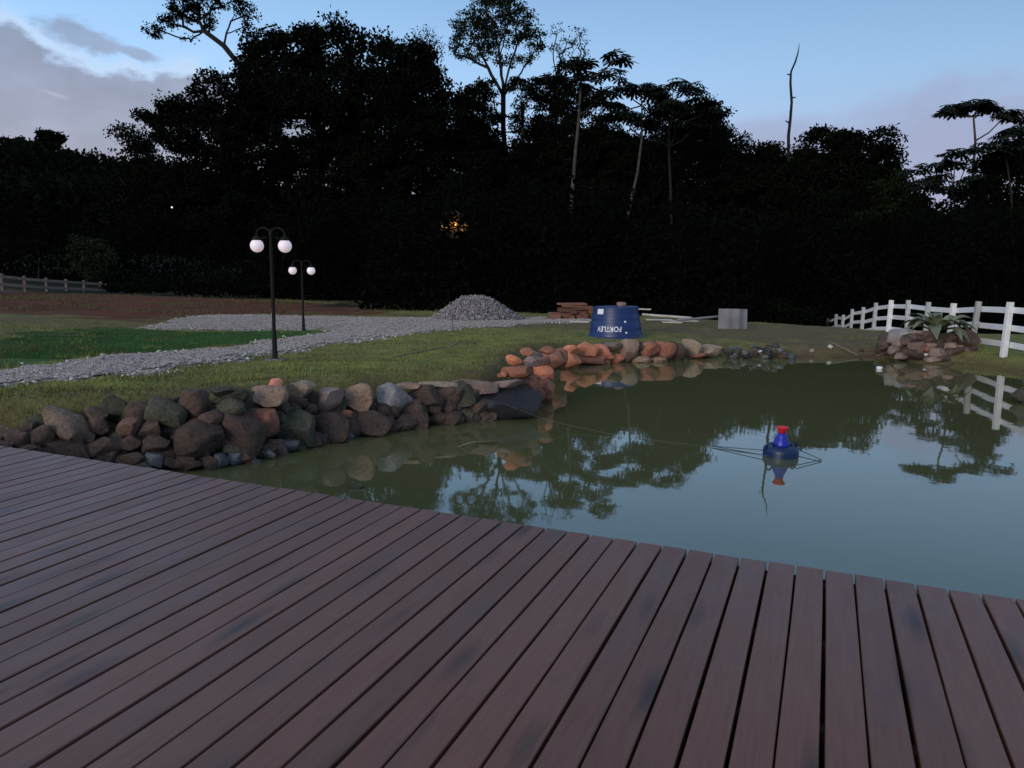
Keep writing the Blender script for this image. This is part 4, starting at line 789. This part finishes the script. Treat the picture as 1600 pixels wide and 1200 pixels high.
def branches(trunk_pts, trunk_r, centers, r_tip=.015, stems=()):
    """grow limbs from the trunk to every clump centre; returns V,F"""
    nodes = []; parent = []; 
    for i in range(len(trunk_pts) - 1):
        p, q = trunk_pts[i], trunk_pts[i + 1]; k = max(2, int((q - p).length / .6))
        for j in range(k):
            nodes.append(p.lerp(q, j / k)); parent.append(len(nodes) - 2)
    nodes.append(trunk_pts[-1].copy()); parent.append(len(nodes) - 2); nt_ = len(nodes)
    for st in stems:
        j0 = min(range(len(nodes)), key=lambda q: (nodes[q] - st[0]).length); prev = j0
        for a0_, b0_ in zip(st[:-1], st[1:]):
            k = max(2, int((b0_ - a0_).length / .7))
            for j in range(1, k + 1):
                nodes.append(a0_.lerp(b0_, j / k) + Vector((random.gauss(0, .05), random.gauss(0, .12), 0))); parent.append(prev); prev = len(nodes) - 1
    NP = [tuple(v) for v in nodes]
    cs = sorted(centers, key=lambda c: (c - trunk_pts[-1]).length)
    zlow = trunk_pts[0].z + (trunk_pts[-1].z - trunk_pts[0].z) * .45; leafnode = []
    for c in cs:
        A = np.array(NP); d = np.linalg.norm(A - np.array(c), axis=1) + np.maximum(0, A[:, 2] - c.z + .3) * 1.6 + (A[:, 2] < zlow) * 6
        j = int(np.argmin(d)); p = Vector(NP[j]); dist = (c - p).length; k = max(1, int(dist / .7)); prev = j
        for i in range(1, k + 1):
            t_ = i / k; q = p.lerp(c, t_); q.z -= .10 * dist * math.sin(t_ * math.pi) * .5
            if i < k: q += Vector((random.gauss(0, .06), random.gauss(0, .06), random.gauss(0, .05))) * min(1.5, dist * .5)
            NP.append(tuple(q)); parent.append(prev); prev = len(NP) - 1
        leafnode.append(prev)
    cnt = np.zeros(len(NP))
    for l_ in leafnode: cnt[l_] += 1
    for i in range(len(NP) - 1, -1, -1):
        if parent[i] >= 0: cnt[parent[i]] += cnt[i]
    R_ = r_tip * np.maximum(cnt, 1) ** .48
    # trunk radius rule
    for i in range(nt_): R_[i] = max(R_[i], trunk_r * (1 - .65 * i / nt_))
    A = np.array(NP); ch = np.array([i for i in range(len(NP)) if parent[i] >= 0]); pa = np.array([parent[i] for i in ch])
    p0, p1 = A[pa], A[ch]; d = p1 - p0; ln = np.linalg.norm(d, axis=1, keepdims=True) + 1e-9; d = d / ln; up = np.tile([.21, .35, .2], (len(d), 1)); a_ = np.cross(d, up); a_ /= np.linalg.norm(a_, axis=1, keepdims=True); b_ = np.cross(d, a_)
    S = 5; V_ = []; r0 = np.minimum(R_[pa], R_[ch] * 1.35)
    for (pp, rr_) in ((p0, r0), (p1 + d * .02, R_[ch])):
        for k in range(S):
            t_ = 2 * math.pi * k / S; V_.append(pp + (a_ * math.cos(t_) + b_ * math.sin(t_)) * rr_[:, None])
    V_ = np.stack(V_, 1); n = len(ch); base = (np.arange(n) * 2 * S)[:, None]
    F_ = np.stack([np.concatenate([base + k, base + (k + 1) % S, base + S + (k + 1) % S, base + S + k], 1) for k in range(S)], 1)
    return V_.reshape(-1, 3), F_.reshape(-1, 4)
def tree(name, label, D, trunk, lobes, nc=220, leaf=.20, per=110, cr=.62, m_=None, group='trees of the grove', tr=.25, bark=None, depth=.9, shell=.5, cat='tree', skipb=False, rtip=.015, stems=()):
    if cat == 'tree' and D < 100: D *= 1.6; leaf *= 1.5; cr *= 1.6; tr *= 1.5; rtip *= 1.5
    P = [at(a_, b_, D) for a_, b_ in trunk]; g = Hs(P[0].x, P[0].y); P[0].z = min(P[0].z, g)
    base = Vector((P[0].x, P[0].y, g)); root = empty(name, tuple(base), label, cat, group)
    area = np.array([l_[2] * l_[3] for l_ in lobes], float); area /= area.sum(); C_ = []
    for l_, w_ in zip(lobes, area):
        k = max(2, int(round(nc * w_))); c = at(l_[0], l_[1], D); rx = l_[2] / FPX * D; rz = l_[3] / FPX * D; ry = max(rx, rz) * depth
        u_ = rng.normal(0, 1, (k, 3)); u_ /= np.linalg.norm(u_, axis=1)[:, None]; rr_ = rng.uniform(shell ** 3, 1, k) ** (1 / 3)
        C_.append(np.array(c) + u_ * rr_[:, None] * np.array([rx, ry, rz]) * .93)
    C_ = np.concatenate(C_); C_[:, 2] = np.maximum(C_[:, 2], g + .4)
    if not skipb:
        V_, F_ = branches([p - base for p in P], tr, [Vector(c) - base for c in C_], rtip, [[at(a_, b_, D) + Vector((0, dy_, 0)) - base for (a_, b_), dy_ in zip(st, np.linspace(0, random.uniform(-2, 2), len(st)))] for st in stems]); link('trunk', mesh_np('trunk', V_, F_, True), bark or M_bark, root)
    n = len(C_); cnts = rng.integers(int(per * .5), int(per * 1.5), n); idx_ = np.repeat(np.arange(n), cnts); srad = cr * rng.uniform(.6, 1.3, n)
    u_ = rng.normal(0, 1, (len(idx_), 3)); u_ /= np.linalg.norm(u_, axis=1)[:, None]; rr_ = rng.uniform(.05, 1, len(idx_)) ** .5
    Q = C_[idx_] + u_ * (rr_ * srad[idx_])[:, None] * np.array([1.15, 1.15, .62]) - np.array(base)
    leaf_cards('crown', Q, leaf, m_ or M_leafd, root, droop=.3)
    return root
lit = at(708, 351, 100); GAPS.append((tuple(lit), 2.1, .10))
T_ = tree
T_('broadleaf_tree', 'huge dark spreading tree filling the middle left, tallest of the dense crowns', 46, [(470, 495), (478, 350), (500, 200)], [(420, 95, 45, 45), (470, 85, 45, 42), (515, 72, 50, 42), (580, 95, 55, 45), (640, 110, 46, 48), (665, 160, 40, 40), (480, 180, 115, 70), (600, 190, 85, 75), (540, 290, 125, 80), (400, 150, 40, 45), (560, 150, 90, 50), (440, 130, 60, 50)], nc=760, per=135, leaf=.22, cr=.75, tr=.45)
T_('broadleaf_tree', 'dark tree with low boughs reaching far out to the left of the tallest dense crown', 43, [(330, 480), (345, 300), (350, 220)], [(350, 155, 50, 40), (300, 170, 42, 34), (250, 180, 32, 24), (330, 215, 80, 40), (400, 230, 55, 55), (250, 285, 75, 42), (320, 280, 80, 40), (340, 340, 115, 70), (245, 340, 75, 60)], nc=620, per=120, leaf=.2, cr=.62, tr=.35)
T_('broadleaf_tree', 'smaller fine leaved tree at the left end of the grove beside the wooded hill', 47, [(215, 470), (215, 330), (210, 250)], [(205, 213, 34, 18), (235, 225, 30, 22), (215, 250, 38, 25), (200, 300, 50, 50), (190, 350, 60, 50)], nc=170, per=75, leaf=.18, cr=.6, tr=.25)
T_('broadleaf_tree', 'rounded dark tree between the tallest dense crown and the open crowned tree', 48, [(655, 495), (660, 300), (668, 220)], [(668, 145, 30, 42), (700, 185, 55, 58), (650, 250, 80, 80), (720, 290, 70, 80), (735, 165, 28, 34)], nc=320, per=115, leaf=.2, cr=.7, tr=.35)
T_('bare_topped_tree', 'thin twiggy treetop rising behind the right shoulder of the big crown', 50, [(650, 470), (655, 200), (664, 95)], [(672, 62, 20, 22), (655, 60, 16, 18), (686, 80, 10, 16)], nc=46, per=10, leaf=.13, cr=.4, tr=.12, shell=.2, rtip=.012)
T_('leaning_tree', 'slender tree leaning left with leaf clusters high above the big crown', 54, [(470, 485), (440, 230), (378, 107), (350, 72), (318, 48)], [(287, 12, 30, 18), (262, 33, 24, 12), (328, 33, 14, 12), (350, 6, 36, 12), (384, 22, 15, 20), (240, 46, 14, 15), (292, 63, 8, 6), (300, 22, 30, 14), (305, -15, 45, 15)], nc=150, per=38, leaf=.18, cr=.42, tr=.13, shell=.3, rtip=.018, stems=[[(318, 48), (300, 48), (280, 36), (255, 38)], [(318, 48), (312, 25), (305, 5)], [(348, 70), (352, 40), (355, 15)], [(318, 48), (292, 60)]])
T_('open_crowned_tree', 'tall open crowned tree with fine visible branches, highest at centre', 52, [(800, 495), (797, 330), (786, 200), (786, 138)], [(780, 20, 48, 28), (735, 38, 26, 24), (722, 68, 18, 24), (818, 42, 22, 28), (770, 62, 38, 22), (838, 66, 14, 18), (822, 92, 18, 10), (745, 90, 18, 8), (790, 95, 18, 10), (770, -8, 35, 10)], nc=420, per=30, leaf=.16, cr=.36, m_=M_leafm, tr=.24, shell=.2, rtip=.0105, stems=[[(787, 150), (762, 105), (742, 65), (733, 40)], [(786, 140), (779, 85), (772, 40), (770, 15)], [(786, 145), (800, 95), (812, 60), (820, 30)], [(786, 150), (815, 110), (835, 72)], [(779, 90), (790, 50), (795, 15)], [(762, 105), (738, 95), (724, 80)], [(770, 120), (755, 90), (752, 50)]])
T_('bare_topped_tree', 'sparse half bare tree with fan of thin twigs right of the open crown', 54, [(872, 495), (868, 200), (869, 120)], [(868, 47, 12, 10), (880, 70, 14, 16), (903, 60, 18, 18), (862, 72, 8, 8), (890, 95, 22, 14), (915, 75, 8, 14)], nc=110, per=7, leaf=.15, cr=.3, tr=.14, shell=.1, rtip=.012, stems=[[(869, 120), (865, 85), (868, 50)], [(869, 120), (880, 85), (890, 60)], [(869, 120), (888, 95), (908, 65)]])
T_('vine_covered_tree', 'vine hung twin trunks under the open crowned tree with sky between them', 50, [(820, 495), (818, 300), (816, 160)], [(765, 140, 30, 16), (815, 140, 26, 18), (773, 205, 12, 55), (815, 215, 15, 60), (740, 215, 34, 60), (790, 290, 70, 60), (795, 250, 40, 30)], nc=300, per=100, leaf=.18, cr=.5, tr=.3)
T_('vine_covered_tree', 'dense dark crown standing just right of the vine hung trunks', 51, [(860, 495), (860, 300), (862, 180)], [(862, 140, 32, 30), (852, 195, 18, 34), (875, 185, 24, 28), (840, 270, 45, 60), (870, 235, 30, 35)], nc=260, per=110, leaf=.18, cr=.55, tr=.28)
T_('broadleaf_tree', 'dark tree behind the tall pale trunked cecropia', 48, [(925, 495), (925, 300), (922, 220)], [(905, 160, 30, 22), (945, 205, 30, 30), (900, 235, 42, 45), (945, 255, 38, 50), (920, 340, 70, 60), (975, 235, 28, 30)], nc=340, per=110, leaf=.18, cr=.55, tr=.25)
T_('broadleaf_tree', 'low dense tree under the group of three cecropias', 47, [(1060, 495), (1060, 330), (1060, 280)], [(1050, 235, 45, 22), (1105, 225, 42, 30), (1000, 262, 45, 30), (1100, 290, 110, 55), (1000, 340, 80, 60), (1130, 245, 40, 30), (1098, 180, 34, 30), (1060, 190, 45, 28), (1040, 165, 26, 18)], nc=440, per=105, leaf=.19, cr=.62, tr=.3)
T_('broadleaf_tree', 'dense tree at the foot of the dead pole', 48, [(1195, 500), (1195, 350), (1195, 290)], [(1170, 240, 36, 26), (1215, 247, 34, 26), (1190, 320, 80, 60), (1250, 262, 25, 32)], nc=230, per=115, leaf=.2, cr=.62, tr=.3)
T_('broadleaf_tree', 'broad square topped dark tree right of the dead pole', 44, [(1320, 500), (1325, 350), (1330, 280)], [(1283, 232, 34, 30), (1330, 230, 36, 28), (1380, 222, 20, 26), (1320, 300, 90, 60), (1250, 300, 55, 50), (1395, 265, 14, 26)], nc=330, per=120, leaf=.2, cr=.58, tr=.35)
T_('broadleaf_tree', 'shorter tree stepping down right of the square topped tree', 41, [(1385, 505), (1385, 400), (1390, 350)], [(1400, 300, 32, 30), (1428, 325, 24, 26), (1380, 370, 75, 50), (1300, 400, 90, 50), (1440, 360, 25, 30)], nc=280, per=110, leaf=.18, cr=.55, m_=M_leafm, tr=.25)
T_('broadleaf_tree', 'dark bushy tree at the right edge of the frame beneath the tall cecropias', 39, [(1560, 505), (1560, 400), (1565, 330)], [(1560, 255, 36, 24), (1580, 300, 60, 60), (1530, 310, 36, 30), (1515, 350, 50, 35), (1500, 410, 75, 45), (1600, 240, 22, 18), (1640, 330, 60, 70)], nc=340, per=110, leaf=.18, cr=.55, tr=.28)
T_('broadleaf_tree', 'low dark tree closing the gap above the white fence', 45, [(1450, 505), (1450, 430), (1452, 390)], [(1450, 390, 60, 40), (1400, 430, 60, 40), (1520, 450, 70, 35), (1470, 352, 22, 18)], nc=220, per=110, leaf=.2, cr=.6, tr=.2)
T_('broadleaf_tree', 'dark tree filling the back of the grove under the open crowned tree', 56, [(760, 495), (760, 330)], [(700, 330, 90, 60), (800, 330, 90, 50), (880, 330, 60, 60), (760, 290, 40, 30)], nc=260, per=120, leaf=.24, cr=.8, tr=.3)
T_('broadleaf_tree', 'dark tree filling the back of the grove behind the central cecropias', 55, [(1010, 495), (1010, 330)], [(960, 300, 70, 50), (1060, 285, 90, 60), (1000, 360, 110, 60), (930, 340, 60, 60), (1130, 290, 60, 55)], nc=360, per=125, leaf=.24, cr=.8, tr=.3)
T_('broadleaf_tree', 'dark tree filling the back of the grove behind the dead pole', 55, [(1210, 495), (1210, 330)], [(1180, 290, 80, 50), (1260, 290, 70, 55), (1210, 360, 110, 60)], nc=300, per=125, leaf=.24, cr=.8, tr=.3)
T_('broadleaf_tree', 'dark tree filling the back of the grove behind the square topped tree', 53, [(1340, 495), (1340, 330)], [(1330, 275, 70, 40), (1370, 330, 70, 60), (1300, 370, 110, 60)], nc=300, per=125, leaf=.24, cr=.8, tr=.3)
T_('broadleaf_tree', 'dark tree filling the back of the grove behind the tallest dense crown', 56, [(560, 495), (560, 330)], [(520, 250, 110, 60), (620, 290, 100, 70), (440, 330, 110, 60), (560, 340, 120, 60)], nc=330, per=120, leaf=.24, cr=.8, tr=.3)
T_('broadleaf_tree', 'dense dark tree closing the gaps right behind the vine hung trunks', 53, [(840, 495), (840, 330)], [(800, 265, 60, 40), (860, 250, 45, 45), (900, 280, 50, 50), (745, 240, 40, 45), (835, 205, 12, 22)], nc=300, per=120, leaf=.22, cr=.7, tr=.3)
T_('broadleaf_tree', 'dense dark tree between the tall pale cecropia and the wide one', 53, [(985, 495), (985, 330)], [(985, 250, 50, 35), (1030, 235, 45, 30), (950, 225, 35, 30), (1090, 215, 45, 35), (1000, 300, 60, 40)], nc=300, per=120, leaf=.22, cr=.7, tr=.3)
T_('broadleaf_tree', 'dark tree beyond the right edge of the frame', 36, [(1760, 520), (1760, 380)], [(1740, 330, 70, 80), (1800, 260, 80, 80), (1720, 420, 80, 60)], nc=260, per=100, leaf=.22, cr=.7, tr=.3)
T_('broadleaf_tree', 'dark tree beyond the left edge of the frame', 50, [(-120, 470), (-120, 330)], [(-120, 260, 80, 60), (-60, 340, 80, 60), (-180, 330, 80, 80)], nc=260, per=100, leaf=.22, cr=.7, tr=.3)
# dead pole
P = [at(a_, b_, 76) for a_, b_ in [(1234, 505), (1232, 300), (1232, 212), (1235, 185), (1237, 160), (1235, 130), (1236, 112), (1243, 96), (1247, 82), (1249, 68)]]; g = Hs(P[0].x, P[0].y)
dt = empty('dead_tree', (P[0].x, P[0].y, g), 'bare dead trunk like a bent pole rising alone into the sky', 'dead tree')
link('trunk', tube_mesh('trunk', [p - dt.location for p in P], [.21, .17, .15, .135, .125, .115, .10, .085, .06, .02], 8), M_bark, dt)
for i, (a_, b_, dx, dz) in enumerate([(1237, 153, .28, .05), (1235, 117, -.22, .05), (1233, 192, -.25, .15), (1234, 175, .18, .12)]):
    p = at(a_, b_, 76) - dt.location; link('branch_stub', tube_mesh('branch_stub', [p, p + Vector((dx * 1.5, .05, dz * 1.5))], [.09, .04], 6), M_bark, dt)

# ------------------------------------------------------------------ cecropias: pale thin trunks, candelabra limbs, large lobed leaves
def palm_leaf(seed):
    r_ = random.Random(seed); V_ = [(0, 0, 0)]; Fs = []
    for k in range(9):
        a_ = math.radians(-160 + 40 * k) * .93; l_ = .5 * (1 - .22 * abs(k - 4) / 4) * r_.uniform(.9, 1.1); w_ = .40
        for rr_, da, dz in ((.28, -w_ * .75, -.01), (.78, -w_ * .50, -.07), (1.0, 0, -.15), (.78, w_ * .50, -.07), (.28, w_ * .75, -.01), (.6, 0, -.035)):
            V_.append((math.cos(a_ + da) * l_ * rr_, math.sin(a_ + da) * l_ * rr_, dz + r_.uniform(-.01, .01)))
        b_ = 1 + 6 * k; Fs += [(0, b_, b_ + 5), (b_, b_ + 1, b_ + 5), (b_ + 1, b_ + 2, b_ + 5), (b_ + 2, b_ + 3, b_ + 5), (b_ + 3, b_ + 4, b_ + 5), (b_ + 4, 0, b_ + 5)]
    me = bpy.data.meshes.new('leaf'); me.from_pydata(V_, [], Fs); me.update(); me.materials.append(M_leafc); return me
PL = [palm_leaf(i) for i in range(4)]
def cecropia(label, D, trunk, ros, tr=.11, nl=11, ls=1.0, depth=1.6, bark=None):
    D *= 1.5; ls *= 1.5; tr *= 1.2
    P = [at(a_, b_, D) for a_, b_ in trunk]; g = Hs(P[0].x, P[0].y); P[0].z = min(P[0].z, g); base = Vector((P[0].x, P[0].y, g)); root = empty('cecropia_tree', tuple(base), label, 'tree', 'cecropias in front of the grove')
    Pl = [p - base for p in P]; n = len(Pl); V_, F_ = tube(Pl, [tr * (1 - .55 * i / (n - 1)) for i in range(n)], 8); V_ = [tuple(v) for v in V_]
    for (rx, ry) in ros:
        tip = at(rx, ry, D) - base; tip.y += random.uniform(-depth, depth); j = min(range(max(1, n - 3), n), key=lambda q: (Pl[q] - tip).length + max(0, Pl[q].z - tip.z + .5) * 2); s0 = Pl[j]
        mid1 = s0.lerp(tip, .45); mid1.z = min(mid1.z, tip.z - .1) - .10 * (tip - s0).length
        if (tip - s0).length > .4:
            v2, f2 = tube([s0, mid1, s0.lerp(tip, .8) - Vector((0, 0, .12)), tip], [tr * .42, tr * .34, tr * .28, tr * .22], 6); k = len(V_); V_ += [tuple(v) for v in v2]; F_ += [tuple(a_ + k for a_ in f) for f in f2]
        for q in range(nl):
            a_ = q * 2.399 + random.uniform(-.3, .3); el_ = random.uniform(-.35, .75); pl_ = random.uniform(.32, .62) * ls; d = Vector((math.cos(a_) * math.cos(el_), math.sin(a_) * math.cos(el_), math.sin(el_) * .7)); e_ = tip + d * pl_
            v2, f2 = tube([tip, e_], [.012, .008], 4); k = len(V_); V_ += [tuple(v) for v in v2]; F_ += [tuple(b_ + k for b_ in f) for f in f2]
            o = link('leaf', PL[q % 4], None, root); o.location = e_; s_ = ls * random.uniform(.9, 1.3); o.scale = (s_, s_, s_ * random.uniform(.5, 1.1)); o.rotation_euler = (random.uniform(-.35, .35), random.uniform(.05, .5), a_)
    me = bpy.data.meshes.new('trunk'); me.from_pydata(V_, [], F_); me.update(); me.polygons.foreach_set('use_smooth', [True] * len(me.polygons)); link('trunk', me, bark or M_barkp, root); return root
cecropia('tall cecropia with the straightest pale trunk, highest of the central group', 40, [(889, 497), (893, 315), (899, 240), (905, 180), (908, 125)], [(906, 98), (888, 108), (922, 118), (962, 100), (955, 122), (943, 148), (928, 160), (900, 130)], tr=.15)
cecropia('cecropia with a slightly crooked pale trunk and small crown, middle of the central group', 41, [(972, 497), (981, 335), (996, 270), (1003, 215), (1003, 165)], [(975, 140), (998, 142), (964, 160), (984, 178), (1004, 188), (968, 180)], tr=.12)
cecropia('wide cecropia with many leaf rosettes, rightmost of the central group', 44, [(1050, 497), (1048, 300), (1045, 230), (1045, 190)], [(1020, 148), (1038, 138), (1065, 128), (1080, 143), (1094, 160), (1108, 176), (1050, 165), (1074, 178), (1030, 176), (1010, 200), (1090, 195), (1060, 200)], tr=.13, nl=13, bark=M_bark)
cecropia('tallest cecropia at the right with a flat umbrella crown on a pale trunk', 42, [(1507, 505), (1512, 400), (1518, 300), (1524, 220), (1521, 182)], [(1520, 166), (1499, 172), (1543, 174), (1510, 162), (1532, 163), (1486, 174), (1556, 184)], tr=.13, nl=9)
cecropia('low cecropia with spreading rosettes left of the tallest right hand cecropia', 40, [(1500, 505), (1495, 400), (1490, 300)], [(1440, 264), (1455, 280), (1490, 240), (1476, 252), (1500, 256), (1482, 276), (1465, 298), (1502, 285), (1446, 290), (1505, 240)], tr=.10, nl=9, bark=M_bark)
cecropia('small cecropia with two rosettes between the two tall right hand ones', 40, [(1585, 505), (1580, 300), (1572, 245)], [(1566, 212), (1556, 226), (1548, 240), (1535, 232)], tr=.10, nl=9, bark=M_bark)
cecropia('tall cecropia cut by the right edge of the frame', 41, [(1590, 505), (1592, 300), (1597, 210)], [(1593, 182), (1606, 200), (1615, 185), (1588, 205)], tr=.12, nl=10, bark=M_bark)

# ------------------------------------------------------------------ undergrowth, shrubs, wooded hill
def mass(name, n, fx, fy, hfun, size, m_):
    x = rng.uniform(fx[0], fx[1], n); y = rng.uniform(fy[0], fy[1], n); hh3 = hfun(x, y); z = H(x, y) + rng.uniform(0, 1, n) ** .8 * hh3; k = (hh3 > .2)
    leaf_cards(name, np.stack([x, y, z], 1)[k], size, m_, None, 'stuff')
def uh(x, y):
    front = np.clip((y - (38.5 + 1.4 * (_vn(x, y * 0, .35, 21) - .5) * 2 + np.where(x < -16, 17, np.where(x < -7, 3.5, np.where(x < 12, -4.5, 1))))) / 3.0, 0, 1); return front * (1.6 + 4.8 * _vn(x, y, .17, 22) + 2.0 * _vn(x, y, .6, 23)) * np.where(x > 13, 1.15, 1)
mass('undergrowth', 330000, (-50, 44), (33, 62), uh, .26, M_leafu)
def wh(x, y): return np.clip((y - 92) / 4, 0, 1) * (3 + 5 * _vn(x, y, .11, 24) + 2 * _vn(x, y, .4, 25))
mass('distant_wood', 190000, (-190, -25), (92, 215), wh, 1.0, M_leafd)
mass('distant_wood', 60000, (-25, 120), (92, 215), wh, 1.5, M_leafd)
for lab, D, lobes, m_ in [('pale green bushy shrub in front of the trees at left', 54, [(135, 385, 30, 20), (165, 398, 24, 18), (108, 392, 14, 14), (140, 425, 40, 28)], M_leafp), ('wide dark shrub on the bank behind the lamps', 40, [(350, 450, 60, 28), (300, 458, 40, 22)], M_leafd), ('rounded dark shrub at the foot of the red bank', 42, [(235, 455, 40, 20), (190, 462, 30, 14)], M_leafd),
                          ('low dark hedge like shrub behind the grey fence', 56, [(60, 395, 70, 18), (0, 390, 50, 20)], M_leafd), ('small shrub beside the gravel pile', 38, [(850, 478, 16, 18), (842, 465, 8, 12)], M_leafd), ('dark shrub behind the corrugated sheet', 34, [(1200, 488, 40, 18), (1160, 480, 25, 20), (1250, 495, 30, 12)], M_leafd)]:
    T_('shrub', lab, D, [(lobes[0][0], lobes[0][1] + lobes[0][3] + 8), (lobes[0][0], lobes[0][1])], lobes, nc=60, per=80, leaf=.15, cr=.4, tr=.04, m_=m_, rtip=.006, group='shrubs along the wood edge', cat='shrub', depth=.7)
T_('broadleaf_tree', 'single rounded tree standing up on the ridge of the wooded hill', 172, [(78, 235), (78, 215)], [(72, 212, 9, 7), (86, 214, 8, 6), (78, 222, 14, 6)], nc=60, per=60, leaf=.7, cr=1.3, tr=.3)

# ------------------------------------------------------------------ house seen through the trees, distant lamp
hb = at(708, 351, 100); zg = Hs(hb.x, 102) - .2
hs = empty('house', (hb.x, 102.5, zg), 'small cream house glimpsed through the trees with an orange porch light', 'house')
wh_ = hb.z - zg + 1.2
bm = bmesh.new(); box_bm(bm, Vector((0, 0, wh_ / 2)), (7, 4, wh_)); link('wall', bm_mesh('wall', bm), M_wall, hs)
bm = bmesh.new(); vs = [bm.verts.new(v) for v in [(-4.2, -3, wh_ + .01), (4.2, -3, wh_ + .01), (4.2, 3, wh_ + .01), (-4.2, 3, wh_ + .01), (-4.2, 0, wh_ + 1.6), (4.2, 0, wh_ + 1.6)]]
for f in ((0, 1, 5, 4), (2, 3, 4, 5), (0, 4, 3), (1, 2, 5), (3, 2, 1, 0)): bm.faces.new([vs[i] for i in f])
link('roof', bm_mesh('roof', bm), M_roof, hs)
for x in (-1.1, 1.5):
    bm = bmesh.new(); box_bm(bm, Vector((x, -2.03, wh_ - 1.5)), (1.0, .06, 1.1)); wd = link('window', bm_mesh('window', bm), M_whiteg, hs)
    bm = bmesh.new()
    for s_ in (-.24, .24): box_bm(bm, Vector((x + s_, -2.07, wh_ - 1.5)), (.4, .03, .95))
    link('pane', bm_mesh('pane', bm), M_litw, wd)
o = link('porch_light', lathe('porch_light', [(.02, -.16), (.13, -.1), (.17, 0), (.13, .1), (.02, .16)], 16), M_lamp, hs); o.location = (.15, -2.3, wh_ - 1.15)
o = tag(link('distant_light', lathe('distant_light', [(.01, -.07), (.05, -.04), (.065, 0), (.05, .04), (.01, .07)], 12), M_spot), 'tiny white lamp shining far off through the dark trees at left', 'lamp'); o.location = at(268.5, 324, 60.0)
print('done', len(bpy.data.objects))
